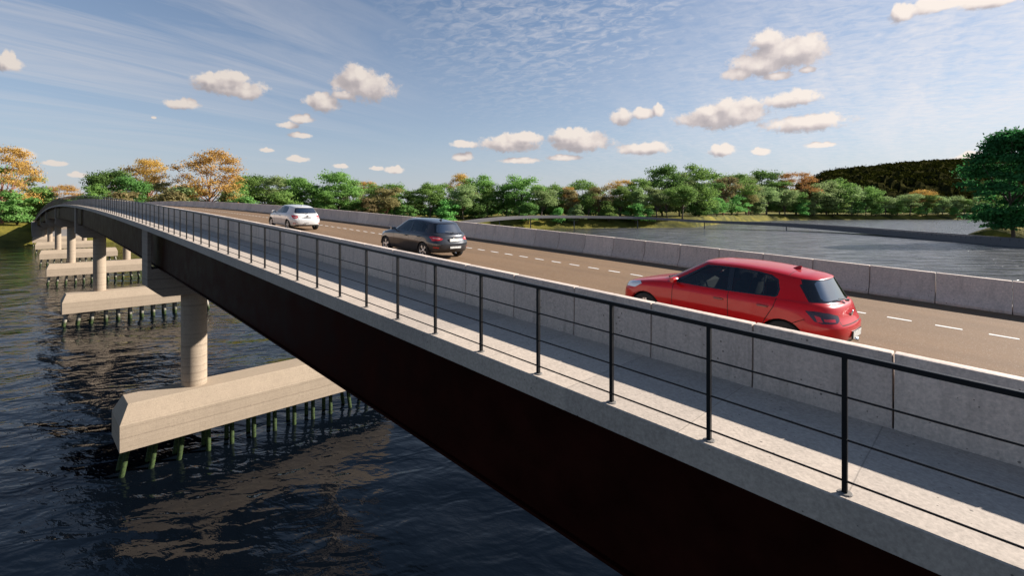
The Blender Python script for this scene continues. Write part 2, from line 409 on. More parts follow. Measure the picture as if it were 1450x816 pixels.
def sky():
    wd = bpy.data.worlds.new('World'); SC.world = wd; wd.use_nodes = True
    nt = wd.node_tree; nt.nodes.clear()
    out = nt.nodes.new('ShaderNodeOutputWorld')
    st = nt.nodes.new('ShaderNodeTexSky'); st.sky_type = 'NISHITA'; st.sun_disc = False
    st.sun_elevation = R(SUN_EL); st.sun_rotation = R(SUN_AZ); st.altitude = 50; st.air_density = 1.0; st.dust_density = .35; st.ozone_density = 2.6
    bg = nd(nt, 'ShaderNodeBackground', i_Strength=.055); lk(nt, st.outputs[0], bg.inputs[0])
    tc = nt.nodes.new('ShaderNodeTexCoord'); dirv = tc.outputs['Generated']
    sep = nt.nodes.new('ShaderNodeSeparateXYZ'); lk(nt, dirv, sep.inputs[0])
    az = math_n(nt, 'ARCTAN2', sep.outputs[0], sep.outputs[1])
    el = math_n(nt, 'ARCSINE', sep.outputs[2])
    cb = nt.nodes.new('ShaderNodeCombineXYZ'); lk(nt, az, cb.inputs[0]); lk(nt, el, cb.inputs[1])
    # node group: distance-like field of all cumulus clouds
    g = bpy.data.node_groups.new('cumulus_field', 'ShaderNodeTree')
    g.interface.new_socket('p', in_out='INPUT', socket_type='NodeSocketVector')
    g.interface.new_socket('d', in_out='OUTPUT', socket_type='NodeSocketFloat'); g.interface.new_socket('soft', in_out='OUTPUT', socket_type='NodeSocketFloat')
    gi = g.nodes.new('NodeGroupInput'); go = g.nodes.new('NodeGroupOutput')
    p = gi.outputs[0]
    nz = nd(g, 'ShaderNodeTexNoise', i_Scale=42, i_Detail=6, i_Roughness=.62); lk(g, p, nz.inputs['Vector'])
    nz2 = nd(g, 'ShaderNodeTexNoise', i_Scale=150, i_Detail=4, i_Roughness=.6); lk(g, p, nz2.inputs['Vector'])
    acc = None
    for (cx, cy, rx, ry) in CLOUDS:
        a, e = img_dir(cx, cy)
        k = math.hypot(cx-725, F_PX)
        sx = rx*F_PX/(k*k)*1.34; sy = ry/k*1.48*(F_PX/k*.3+.7)
        s1 = nd(g, 'ShaderNodeVectorMath', operation='SUBTRACT'); lk(g, p, s1.inputs[0]); s1.inputs[1].default_value = (a, e, 0)
        s2 = nd(g, 'ShaderNodeVectorMath', operation='MULTIPLY'); lk(g, s1.outputs[0], s2.inputs[0]); s2.inputs[1].default_value = (1/sx, 1/sy, 0)
        s3 = nd(g, 'ShaderNodeVectorMath', operation='LENGTH'); lk(g, s2.outputs[0], s3.inputs[0])
        acc = s3.outputs['Value'] if acc is None else math_n(g, 'SMOOTH_MIN', acc, s3.outputs['Value'], .18)
    f = math_n(g, 'SUBTRACT', 1.0, acc)
    nzs = nd(g, 'ShaderNodeTexNoise', i_Scale=38, i_Detail=3, i_Roughness=.5); lk(g, p, nzs.inputs['Vector'])
    lk(g, math_n(g, 'ADD', f, math_n(g, 'MULTIPLY', math_n(g, 'SUBTRACT', nzs.outputs[0], .5), 1.3)), go.inputs[1])
    f = math_n(g, 'ADD', f, math_n(g, 'MULTIPLY', math_n(g, 'SUBTRACT', nz.outputs[0], .5), 1.25))
    f = math_n(g, 'ADD', f, math_n(g, 'MULTIPLY', math_n(g, 'SUBTRACT', nz2.outputs[0], .5), .40))
    lk(g, f, go.inputs[0])
    def field(vec):
        n = nt.nodes.new('ShaderNodeGroup'); n.node_tree = g; lk(nt, vec, n.inputs[0]); return n.outputs
    sh = nd(nt, 'ShaderNodeVectorMath', operation='ADD'); lk(nt, cb.outputs[0], sh.inputs[0]); sh.inputs[1].default_value = (.008, .016, 0)
    o0 = field(cb.outputs[0]); o1 = field(sh.outputs[0]); f0 = o0[0]
    alpha = ramp(nt, f0, [(0.0, 0), (.40, .97)], 'EASE')
    lit = math_n(nt, 'SUBTRACT', o0[1], o1[1])
    shade = ramp(nt, math_n(nt, 'ADD', math_n(nt, 'MULTIPLY', lit, .50), .50), [(.18, (.42, .385, .40)), (.45, (.54, .485, .485)), (.62, (.72, .64, .61)), (.85, (.88, .79, .72))])
    # toward the sun clouds and sky are brighter
    nearsun = ramp(nt, math_n(nt, 'MULTIPLY_ADD', az, .5, .5), [(.2, .88), (.85, 1.12)])
    shade = mixc(nt, 1.0, shade, nearsun, 'MULTIPLY')
    cbg = nd(nt, 'ShaderNodeBackground', i_Strength=EX); lk(nt, shade, cbg.inputs[0])
    # high thin cloud, laid on a plane far above so that it foreshortens to the horizon
    zc = math_n(nt, 'MAXIMUM', sep.outputs[2], .03)
    zz = math_n(nt, 'ADD', zc, .10)
    pc = nt.nodes.new('ShaderNodeCombineXYZ')
    lk(nt, math_n(nt, 'DIVIDE', sep.outputs[0], zz), pc.inputs[0]); lk(nt, math_n(nt, 'DIVIDE', sep.outputs[1], zz), pc.inputs[1])
    def pl(scale, st_, rot, det, rough, dist):
        m0 = nd(nt, 'ShaderNodeMapping'); m0.inputs['Rotation'].default_value = (0, 0, R(rot)); lk(nt, pc.outputs[0], m0.inputs[0])
        mp = nd(nt, 'ShaderNodeMapping'); mp.inputs['Scale'].default_value = st_; lk(nt, m0.outputs[0], mp.inputs[0])
        return noise(nt, mp.outputs[0], scale, det, rough, dist)
    streak = pl(1.5, (.26, 1.7, 1), -52, 7, .64, 1.1)
    mott = pl(13, (1.0, 1.5, 1), 25, 5, .6, .8)
    veil = pl(.8, (1, 1, 1), 0, 4, .55, .5)
    # where the mottled patch, the streaks and the whitish right side lie
    def spot(x, y, rx, ry):
        a, e = img_dir(x, y)
        s1 = nd(nt, 'ShaderNodeVectorMath', operation='SUBTRACT'); lk(nt, cb.outputs[0], s1.inputs[0]); s1.inputs[1].default_value = (a, e, 0)
        s2 = nd(nt, 'ShaderNodeVectorMath', operation='MULTIPLY'); lk(nt, s1.outputs[0], s2.inputs[0]); s2.inputs[1].default_value = (1/rx, 1/ry, 0)
        s3 = nd(nt, 'ShaderNodeVectorMath', operation='LENGTH'); lk(nt, s2.outputs[0], s3.inputs[0])
        return ramp(nt, s3.outputs['Value'], [(.0, 1), (1.0, 0)], 'EASE')
    m1 = math_n(nt, 'MULTIPLY', spot(830, -10, .62, .34), ramp(nt, mott, [(.40, 0), (.74, 1)]))
    m2 = math_n(nt, 'MULTIPLY', spot(130, 20, .75, .30), ramp(nt, streak, [(.42, 0), (.78, 1)]))
    m3 = math_n(nt, 'MULTIPLY', spot(1500, 40, .92, .52), ramp(nt, math_n(nt, 'MULTIPLY_ADD', mott, .5, math_n(nt, 'MULTIPLY', streak, .5)), [(.36, .25), (.62, 1)]))
    m4 = math_n(nt, 'MULTIPLY', ramp(nt, veil, [(.45, 0), (.75, .6)]), ramp(nt, streak, [(.40, 0), (.75, .75)]))
    m5 = math_n(nt, 'MULTIPLY', spot(1180, 225, .95, .22), ramp(nt, math_n(nt, 'MULTIPLY_ADD', mott, .6, math_n(nt, 'MULTIPLY', streak, .4)), [(.36, .15), (.62, 1)]))
    m1 = math_n(nt, 'MAXIMUM', m1, math_n(nt, 'MULTIPLY', m5, .75))
    thin = math_n(nt, 'MAXIMUM', math_n(nt, 'MAXIMUM', math_n(nt, 'MULTIPLY', m1, .60), math_n(nt, 'MULTIPLY', m2, .75)), math_n(nt, 'MAXIMUM', math_n(nt, 'MULTIPLY', m3, .80), math_n(nt, 'MULTIPLY', m4, .48)))
    thin = math_n(nt, 'MULTIPLY', thin, ramp(nt, sep.outputs[2], [(.0, .35), (.13, 1)]))
    tbg = nd(nt, 'ShaderNodeBackground', i_Strength=EX)
    lk(nt, mixc(nt, 1.0, (.80, .765, .77), nearsun, 'MULTIPLY'), tbg.inputs[0])
    # pale band of distant air low over the horizon
    hz = nd(nt, 'ShaderNodeBackground', i_Strength=EX); hz.inputs[0].default_value = (.49, .51, .60, 1)
    hm = ramp(nt, sep.outputs[2], [(.0, .85), (.15, .34), (.46, 0)])
    x0 = nt.nodes.new('ShaderNodeMixShader'); lk(nt, hm, x0.inputs[0]); lk(nt, bg.outputs[0], x0.inputs[1]); lk(nt, hz.outputs[0], x0.inputs[2])
    x1 = nt.nodes.new('ShaderNodeMixShader'); lk(nt, thin, x1.inputs[0]); lk(nt, x0.outputs[0], x1.inputs[1]); lk(nt, tbg.outputs[0], x1.inputs[2])
    x2 = nt.nodes.new('ShaderNodeMixShader'); lk(nt, alpha, x2.inputs[0]); lk(nt, x1.outputs[0], x2.inputs[1]); lk(nt, cbg.outputs[0], x2.inputs[2])
    lk(nt, x2.outputs[0], out.inputs[0])
    wd.cycles.sampling_method = 'MANUAL'; wd.cycles.sample_map_resolution = 512
sky()
vs = SC.view_settings
vs.view_transform = 'Standard'; vs.look = 'None'; vs.gamma = 1; vs.exposure = EXPOSURE; vs.use_curve_mapping = False
SC.render.engine = 'CYCLES'
cy = SC.cycles
cy.use_denoising = True
cy.max_bounces = 6; cy.diffuse_bounces = 3; cy.glossy_bounces = 3; cy.transmission_bounces = 4; cy.transparent_max_bounces = 12
cy.caustics_reflective = False; cy.caustics_refractive = False
cy.sample_clamp_indirect = 6

# ------------------------------------------------------------------ water and banks
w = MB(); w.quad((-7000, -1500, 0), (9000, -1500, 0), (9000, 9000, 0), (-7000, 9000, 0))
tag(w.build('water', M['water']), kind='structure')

SHORE = [(-2600, 150), (-900, 165), (-300, 190), (0, 203), (50, 214), (120, 228), (170, 242), (300, 285), (500, 345), (700, 405), (830, 440), (920, 452), (985, 462), (1010, 560), (1040, 700),
         (1100, 820), (1186, 880), (1300, 900), (1420, 900), (1600, 920), (2600, 940), (4200, 900)]
def shore(x):
    for (a, za), (b, zb) in zip(SHORE, SHORE[1:]):
        if a <= x <= b:
            t = (x-a)/(b-a); return za + (zb-za)*t
    return SHORE[0][1] if x < 0 else SHORE[-1][1]
GROUND_Z = 10.0
def wob(x, y):
    return math.sin(x*.061+1.3)*math.cos(y*.047) + .6*math.sin(x*.017-y*.023+2.1) + .35*math.sin(x*.19+y*.13)
RISE = [(-14, -3), (0, -.15), (7, 2.2), (15, 5.5), (26, 8.6), (40, 9.8), (70, GROUND_Z), (160, 10.5), (420, 13), (1200, 20), (5200, 30)]
def bank_point(xi, off, z):
    Z = shore(xi)+off
    X = (xi-725)/F_PX*Z
    amp = 0 if off > 60 else min(1, max(0, (off+14)/30))
    return (X + 0, Z + amp*2.5*wob(X*1.2, Z), z + amp*.7*wob(X, Z+40))
g = MB()
xs = [-2600+i*100 for i in range(22)] + [-400+i*8 for i in range(int(2200/8))] + [1800+i*100 for i in range(25)]
rows = len(RISE)
for xi in xs:
    for off, z in RISE: g.v.append(bank_point(xi, off, z))
for i in range(len(xs)-1):
    for j in range(rows-1):
        a = i*rows+j; g.f.append((a, a+rows, a+rows+1, a+1)); g.m.append(0)
tag(g.build('bank', M['bank'], smooth=True), kind='structure')

# wooded hill far behind the right shore
def hill_mat():
    m, nt, b = new_mat('dark_forest_canopy')
    w_ = coords(nt, 'World')
    n1 = noise(nt, w_, .045, 5, .65); n2 = noise(nt, w_, .008, 3)
    c = ramp(nt, n1, [(.34, (.006, .007, .003)), (.55, (.028, .027, .009)), (.72, (.060, .052, .017))])
    c = mixc(nt, .4, c, mixc(nt, 1, c, ramp(nt, n2, [(.3, (.5, .5, .5)), (.7, (1.3, 1.2, 1.1))]), 'MULTIPLY'))
    lk(nt, c, b.inputs['Base Color']); b.inputs['Roughness'].default_value = 1; b.inputs['Specular IOR Level'].default_value = 0
    return m
HILL = [(1020, 0), (1100, 8), (1140, 40), (1180, 57), (1230, 62), (1290, 68), (1340, 71), (1400, 74), (1500, 76), (1700, 66), (1900, 40), (2200, 0)]
def hill_px(x):
    for (a, ha), (b, hb) in zip(HILL, HILL[1:]):
        if a <= x <= b:
            t = (x-a)/(b-a); t = t*t*(3-2*t); return ha+(hb-ha)*t
    return 0
def build_hill():
    rng = np.random.default_rng(5)
    h = MB(); nx, ny = 300, 46
    bumps = rng.random((nx, ny))
    for i in range(nx):
        xi = 1010 + (2210-1010)*i/(nx-1)
        top = hill_px(xi)/F_PX*1900
        for j in range(ny):
            t = j/(ny-1)
            Z = 1250 + t*650*1.9
            prof_ = math.sin(min(1, t*1.9)*math.pi/2) if t < .526 else math.cos((t-.526)/.474*math.pi/2)
            zz = 12 + max(0, top)*prof_
            b = (bumps[i, j]-.4)*11*min(1, zz/30) + 5*math.sin(i*.9+j*1.7)*min(1, zz/40)
            h.v.append(((xi-725)/F_PX*Z + (bumps[i, (j*7) % ny]-.5)*6, Z+(bumps[(i*3) % nx, j]-.5)*14, zz+b))
    for i in range(nx-1):
        for j in range(ny-1):
            a = i*ny+j; h.f.append((a, a+ny, a+ny+1, a+1)); h.m.append(0)
    o = h.build('hill', hill_mat())
    tag(o, kind='structure')
build_hill()

# ------------------------------------------------------------------ bridge
STN = [S0 + (S1-S0)*i/230 for i in range(231)]
bridge = empty('road_bridge', BP(0, 7))
tag(bridge, 'long concrete and dark steel road bridge rising to a crest over the river', 'bridge')
bridge_inv = Matrix.Translation(-BP(0, 7))
def under(o, parent):
    """parent while keeping world geometry (parents are unrotated)"""
    o.parent = parent; o.matrix_parent_inverse = Matrix.Translation(-parent.matrix_basis.translation); return o

def uv_sd(o):
    me = o.data; uvl = me.uv_layers.new(name='UVMap')
    co_ = np.zeros(len(me.vertices)*3); me.vertices.foreach_get('co', co_); co_ = co_.reshape(-1, 3)
    li = np.zeros(len(me.loops), dtype=np.int64); me.loops.foreach_get('vertex_index', li)
    p = co_[li]-np.array(P0)
    s = p[:, 0]*U.x + p[:, 1]*U.y; d = p[:, 0]*V.x + p[:, 1]*V.y
    uv = np.stack([s, d], 1).ravel(); uvl.data.foreach_set('uv', uv)

WALK_W = 1.895
b = MB(); b.sweep(STN, [(-.10, -.012), (-.088, 0), (WALK_W+.03, 0), (WALK_W+.03, -.29), (-.10, -.29)])
o = b.build('walkway_slab', M['walk'], angle=30); uv_sd(o); under(o, bridge)
b = MB(); b.sweep(STN, [(WALK_W+.032, -.118), (13.38, -.118), (13.38, 0.0), (13.85, 0.0), (13.85, -.29), (WALK_W+.032, -.29)])
under(b.build('deck_slab', M['slab']), bridge)
for d0, d1 in ((.80, 4.3), (7.2, 9.9)):
    b = MB()
    b.sweep(STN, [(d0, -.291), (d1, -.291), (d1, -2.60), (d1+.08, -2.60), (d1+.08, -2.65), (d0-.08, -2.65), (d0-.08, -2.60), (d0, -2.60)])
    under(b.build('box_girder', M['steel']), bridge)
    # welded splice plates and stiffeners break up the web
# road sheet, 4 mm above the slab
ROAD_DZ = -.114
b = MB()
ROAD_D = (WALK_W+.45, 12.76)
n = 4
for k, s in enumerate(STN):
    for j in range(n+1):
        b.v.append(tuple(BP(s, ROAD_D[0]-.2+(ROAD_D[1]-ROAD_D[0]+.6)*j/n, ROAD_DZ)))
for k in range(len(STN)-1):
    for j in range(n):
        a = k*(n+1)+j; b.f.append((a, a+1, a+n+2, a+n+1)); b.m.append(0)
o = b.build('road', M['road'], smooth=True); uv_sd(o); tag(o, kind='structure')
b = MB()
DASH_D = 9.44; PER = .862
k = -20
while -.43+k*PER < 300:
    s = -.43 + k*PER
    if s > S0+1:
        b.quad(BP(s, DASH_D-.05, ROAD_DZ+.004), BP(s+.45, DASH_D-.05, ROAD_DZ+.004), BP(s+.45, DASH_D+.05, ROAD_DZ+.004), BP(s, DASH_D+.05, ROAD_DZ+.004))
    k += 1
tag(b.build('lane_marking', M['paint']), kind='structure')

# ---- railing: one thing with its posts and rails
SP = 1.1805; RH = 1.22
rail = empty('pedestrian_railing', BP(0, 0))
tag(rail, 'black steel post and rail railing along the outer edge of the walkway', 'railing')
RST = [S0 + .5*i for i in range(int((S1-S0)/.5)+1)]
def along(d, dz, w_, h_, name, rnd=False):
    m_ = MB()
    if rnd:
        sec = [(d+w_/2*math.cos(a), dz+h_/2*math.sin(a)) for a in [2*math.pi*q/8 for q in range(8)]]
    else:
        c = .008
        sec = [(d-w_/2, dz-h_/2), (d+w_/2, dz-h_/2), (d+w_/2, dz+h_/2-c), (d+w_/2-c, dz+h_/2), (d-w_/2+c, dz+h_/2), (d-w_/2, dz+h_/2-c)]
    m_.sweep(RST, sec)
    return under(m_.build(name, M['rail'], smooth=rnd), rail)
along(0, RH-.022, .062, .044, 'top_rail')
for fz in (.685, .382, .088):
    along(0, RH*fz, .020, .020, 'rail', True)
def post_mesh():
    m_ = MB()
    m_.box((0, 0, (RH-.046)/2+.006), (.040, .040, RH-.058))
    m_.lathe([(0, .010), (.054, .010), (.060, .003), (.060, 0)], 16, 'z', 1)
    return m_
pb = post_mesh()
proto_post = pb.build('post', [M['rail'], M['plate']])
posts = list(range(-2, 98))
for i, k in enumerate(posts):
    o = proto_post if i == 0 else proto_post.copy()
    if i: COL.objects.link(o)
    p = BP(k*SP, 0) - BP(0, 0)
    o.parent = rail; o.location = p; o.rotation_euler = (0, 0, BRIDGE_ROT)
m_ = MB()
k = 98
while k*SP < S1-.5:
    q = BP(k*SP, 0)
    m_.box((0, 0, RH/2), (.040, .040, RH-.046), mat=Matrix.Translation(q) @ Matrix.Rotation(BRIDGE_ROT, 4, 'Z'))
    k += 1
for k in range(-24, -2):
    q = BP(k*SP, 0)
    m_.box((0, 0, RH/2), (.040, .040, RH-.046), mat=Matrix.Translation(q) @ Matrix.Rotation(BRIDGE_ROT, 4, 'Z'))
o = under(m_.build('distant_post', M['rail']), rail); o['kind'] = 'stuff'

# ---- barriers: every unit is a thing
BL = 1.496
def barrier_mesh(name, sec, sl):
    m_ = MB(); L = BL-.018; n_ = len(sec)
    for x in (-L/2, L/2):
        for y, z in sec: m_.v.append((x, y, z + x*sl))      # upright ends, top follows the road's slope
    for j in range(n_):
        m_.f.append((j, (j+1) % n_, n_+(j+1) % n_, n_+j)); m_.m.append(0)
    m_.f.append(tuple(reversed(range(n_)))); m_.m.append(0)
    m_.f.append(tuple(range(n_, 2*n_))); m_.m.append(0)
    return m_.build(name, M['barrier'], bevel=.010, angle=40)
BAR = {}
# local y runs toward -V (x along U), so across-distance d = -y
NEAR_SEC = [(.02, 0), (0, .26), (-.006, .845), (-.165, .845), (-.24, .33), (-.43, .07), (-.43, -.10), (0, -.10)]
FAR_SEC = [(0, 0), (0, .08), (-.17, .33), (-.235, .83), (-.40, .83), (-.45, .30), (-.60, 0)]
S_NEAR = -.11
def place_barrier(key, sec, s, d, dz):
    q = round(math.tan(slope(s))*150)/150
    if (key, q) not in BAR:
        o = BAR[(key, q)] = barrier_mesh('concrete_barrier', sec, q)
    else:
        o = BAR[(key, q)].copy(); COL.objects.link(o)
    o.location = BP(s, d, dz); o.rotation_euler = (0, 0, BRIDGE_ROT)
    return o
NN, NF = 130, 130
near_units = []
for i in range(NN):
    s = S_NEAR + BL*(i-2) + BL/2
    o = place_barrier('near', NEAR_SEC, s, WALK_W, 0); near_units.append((s, o))
    tag(o, 'grey concrete barrier unit in the row between the walkway and the road', 'barrier', 'barrier units between walkway and road')
for i in range(NF):
    s = S_NEAR + .35 + BL*(i-8) + BL/2
    o = place_barrier('far', FAR_SEC, s, 12.74, ROAD_DZ)
    tag(o, 'grey concrete barrier unit with sloped foot in the row along the far road edge', 'barrier', 'barrier units along the far road edge')
# the rest of both rows, too far to tell units apart
def barrier_rest(sec, d, dz, s0, s1, name, label):
    m_ = MB(); ss = [s0 + (s1-s0)*i/60 for i in range(61)]
    m_.sweep(ss, [(d-y, z+dz) for y, z in sec])
    o = m_.build(name, M['barrier']); tag(o, label, 'barrier', None, 'stuff'); return o
barrier_rest(NEAR_SEC, WALK_W, 0, S_NEAR+BL*(NN-2)+.02, S1, 'concrete_barrier_row', 'far end of the barrier row between walkway and road, past the crest')
barrier_rest(FAR_SEC, 12.74, ROAD_DZ, S_NEAR+.35+BL*(NF-8)+.02, S1, 'concrete_barrier_row', 'far end of the barrier row on the far road edge, past the crest')

# ---- piers
PIER_S = [34.9, 86.3, 138.0, 188.5, 240.0, 291.0]
ORD = ['nearest and largest', 'second nearest', 'third nearest', 'fourth nearest', 'fifth nearest', 'farthest visible']
CAP_B, CAP_M, CAP_T = 1.74, 3.22, 4.26
D_L, D_R = -1.15, 15.85
def rect_sd(s0, s1, d0, d1, z): return [BPz(s0, d0, z), BPz(s1, d0, z), BPz(s1, d1, z), BPz(s0, d1, z)]
def loft(m_, rings):
    n_ = len(rings[0]); base = len(m_.v)
    for r in rings: m_.v += [tuple(p) for p in r]
    for k in range(len(rings)-1):
        for j in range(n_):
            m_.f.append((base+k*n_+j, base+k*n_+(j+1) % n_, base+(k+1)*n_+(j+1) % n_, base+(k+1)*n_+j)); m_.m.append(0)
    m_.f.append(tuple(base+j for j in reversed(range(n_)))); m_.m.append(0)
    e = base+(len(rings)-1)*n_
    m_.f.append(tuple(e+j for j in range(n_))); m_.m.append(0)
rp = random.Random(3)
for pi, s in enumerate(PIER_S):
    root = empty('bridge_pier', BPz(s, 7.3, 0))
    tag(root, f'{ORD[pi]} concrete bridge pier: two round columns on a cap over piles in water', 'bridge pier', 'concrete piers carrying the bridge')
    c = MB()
    loft(c, [rect_sd(s-1.58, s+1.58, D_L, D_R, CAP_B), rect_sd(s-1.58, s+1.58, D_L, D_R, CAP_M), rect_sd(s-1.20, s+.78, D_L+.42, D_R-.42, CAP_T)])
    under(c.build('pier_cap', M['pier'], bevel=.02), root)
    zt = deck_z(s)
    top, bot, mid = zt-2.70, zt-4.40, zt-3.72
    for d in (2.72, 12.0):
        c = MB(); q = BPz(s, d, 0)
        c.tube([(q.x, q.y, CAP_T-.05), (q.x, q.y, bot+.03)], .70, 36)
        under(c.build('column', M['pier'], angle=40), root)
    c = MB()
    sec = [(.40, top), (14.4, top), (14.4, mid), (13.7, bot), (.95, bot), (.2, mid), (.2, zt-.30), (.40, zt-.30)]
    sec = [(.2, mid), (.95, bot), (13.85, bot), (14.6, mid), (14.6, zt-.30), (14.4, zt-.30), (14.4, top), (.40, top), (.40, zt-.30), (.2, zt-.30)]
    c.sweep([s-.9, s+.9], sec, frame=lambda a, d, z: BPz(a, d, z))
    under(c.build('crosshead', M['cross'], bevel=.015), root)
    for d in (1.3, 3.8, 7.7, 9.4):
        c = MB(); q = BPz(s, d, top+.025)
        c.box((0, 0, 0), (.7, .5, .06), mat=Matrix.Translation(q) @ Matrix.Rotation(BRIDGE_ROT, 4, 'Z'))
        under(c.build('bearing', M['rail']), root)
    n_p = 13
    for side in (-1, 1):
        for j in range(n_p):
            d = D_L+.55 + (D_R-D_L-1.1)*j/(n_p-1)
            rk = 0.0
            if j < 3: rk = -.55 + j*.08
            if j > n_p-4: rk = .55 - (n_p-1-j)*.08
            a = BPz(s+side*.58, d, CAP_B+.05); e = BPz(s+side*.58+rp.uniform(-.03, .03), d+rk*1.3, -2.0)
            c = MB(); c.tube([a, a.lerp(e, .5), e], [.13, .135, .14] if pi == 0 else [.18, .185, .19], 12)
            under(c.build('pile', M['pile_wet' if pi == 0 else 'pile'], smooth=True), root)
# abutment at the far bank
c = MB(); loft(c, [rect_sd(312, 330, -1, 15.5, 2), rect_sd(312, 330, -1, 15.5, deck_z(312)-.32)])
tag(c.build('bridge_abutment', M['farwall']), 'grey concrete abutment where the bridge meets the left bank', 'abutment')
c = MB()
for k_ in range(12):
    s_a, s_b = S1+k_*6, S1+(k_+1)*6
    z = deck_z(S1)-.114
    c.quad(BPz(s_a, -.1, z), BPz(s_b, -.1, z), BPz(s_b, 13.8, z), BPz(s_a, 13.8, z))
tag(c.build('approach_road', M['road']), kind='structure')

# ------------------------------------------------------------------ far bridge across the water on the right
FARB = [(1560, 343.5, 170), (1443, 338.8, 206), (1306, 329.6, 266), (1186, 320.6, 345), (1100, 315.8, 395), (1000, 312.2, 428), (921, 307.4, 428), (840, 305.6, 412), (780, 305.2, 396), (735, 306.3, 382), (700, 308.8, 370), (662, 313, 358), (600, 322, 345)]
def farb_pt(t):
    n_ = len(FARB)-1; t = min(max(t, 0), n_-1e-6); i = int(t); f = t-i
    g_ = lambda j: FARB[min(max(j, 0), n_)]
    p = []
    for q in range(3):
        a, b_, c_, d_ = g_(i-1)[q], g_(i)[q], g_(i+1)[q], g_(i+2)[q]
        p.append(.5*(2*b_+(c_-a)*f+(2*a-5*b_+4*c_-d_)*f*f+(3*b_-a-3*c_+d_)*f**3))
    x, y, Z = p
    return Vector(((x-725)/F_PX*Z, Z, CAM_H-(y-299.65)/F_PX*Z))
fbr = empty('far_bridge', farb_pt(5)); fbr.location.z = 0
tag(fbr, 'low grey curved bridge with a concrete parapet crossing the water on the right', 'bridge')
TS = [i*.1 for i in range(121)]
PT = [farb_pt(t) for t in TS]
def far_sweep(sec, name, mat):
    m_ = MB(); n_ = len(sec)
    for k_, p in enumerate(PT):
        tg = (PT[min(k_+1, len(PT)-1)]-PT[max(k_-1, 0)]); tg.z = 0; tg.normalize()
        nr = Vector((tg.y, -tg.x, 0))
        if nr.dot(Vector((p.x, p.y, 0))) < 0: nr = -nr
        for d, dz in sec:
            fz = 1.0 if k_ < 28 else max(.62, 1-(k_-28)*.02)
            q = p + nr*d; m_.v.append((q.x, q.y, max(q.z+dz*fz, -1.5)))
    for k_ in range(len(PT)-1):
        for j in range(n_):
            a = k_*n_+j; b_ = k_*n_+(j+1) % n_; m_.f.append((a, b_, b_+n_, a+n_)); m_.m.append(0)
    return under(m_.build(name, mat), fbr)
far_sweep([(0, 0), (.35, 0), (.35, -1.1), (0, -1.1)], 'parapet', M['farwall'])
far_sweep([(-.25, -1.1), (9, -1.1), (9, -3.5), (-.25, -3.5)], 'deck', M['farwall'])
far_sweep([(8.6, 0), (8.95, 0), (8.95, -1.1), (8.6, -1.1)], 'parapet', M['farwall'])
# vertical joints between the parapet panels near the right end, and small columns
for k_ in range(2, 118, 12):
    p = PT[k_]
    if p.z-3.5 > 0.6:
        c = MB(); c.tube([(p.x, p.y+4, -2), (p.x, p.y+4, p.z-2.0)], .4, 8)
        under(c.build('column', M['farwall'], smooth=True), fbr)
c = MB()
acc_ = 0
for k_ in range(0, 60):
    a, b_ = PT[k_], PT[k_+1]
    L_ = (b_-a).length; n_ = max(1, int(L_/3.0))
    for q in range(n_):
        p = a.lerp(b_, q/n_)
        tg = (b_-a); tg.z = 0; tg.normalize()
        nr = Vector((-p.x, -p.y, 0)).normalized()
        ang = math.atan2(tg.y, tg.x)
        h_ = 3.5
        c.box((0, 0, -h_/2-.05), (.10, .06, min(h_, p.z+1)), mat=Matrix.Translation(p - Vector((tg.y, -tg.x, 0))*0 + nr*.27) @ Matrix.Rotation(ang, 4, 'Z'))
o = under(c.build('panel_joint', M['rail']), fbr); o['kind'] = 'stuff'
exec_cars = True

# ------------------------------------------------------------------ trees
def leaf_mesh(name, clumps, leaf, per, seed, mat):
    """clumps: (x, y, z, rx, ry, rz). many small leaf faces through each clump's outer volume"""
    rng = np.random.default_rng(seed)
    vol = np.array([c[3]*c[4]+c[4]*c[5]+c[3]*c[5] for c in clumps]); cnt = np.maximum(12, (per*vol/vol.sum()).astype(int))
    C, N = [], []
    for c, n in zip(clumps, cnt):
        d = rng.normal(size=(n, 3)); d /= np.linalg.norm(d, axis=1)[:, None]
        d[:, 2] = np.where(d[:, 2] < -.35, -d[:, 2]*.6, d[:, 2])
        r = (rng.random(n)**.45)[:, None]*(1+.18*rng.normal(size=(n, 1)))
        C.append(np.array(c[:3]) + d*r*np.array(c[3:]))
        nn = d/np.array(c[3:]); nn /= np.linalg.norm(nn, axis=1)[:, None]
        nn = nn + .55*rng.normal(size=(n, 3)); nn /= np.linalg.norm(nn, axis=1)[:, None]
        N.append(nn)
    C = np.concatenate(C); N = np.concatenate(N); n = len(C)
    t = np.cross(N, rng.normal(size=(n, 3))); t /= np.linalg.norm(t, axis=1)[:, None]
    bt = np.cross(N, t)
    s = leaf*(.6+.8*rng.random((n, 1)))
    a = C + t*s*.9; b = C + bt*s*.5 + t*s*.1; c_ = C - t*s*.8 + N*s*.15; d_ = C - bt*s*.5
    V4 = np.stack([a, b, c_, d_], 1).reshape(-1, 3)
    me = bpy.data.meshes.new(name)
    me.vertices.add(4*n); me.vertices.foreach_set('co', V4.ravel().astype(np.float32))
    me.loops.add(4*n); me.loops.foreach_set('vertex_index', np.arange(4*n, dtype=np.int32))
    me.polygons.add(n); me.polygons.foreach_set('loop_start', np.arange(0, 4*n, 4, dtype=np.int32)); me.polygons.foreach_set('loop_total', np.full(n, 4, dtype=np.int32))
    me.update(calc_edges=True); me.materials.append(mat)
    return me

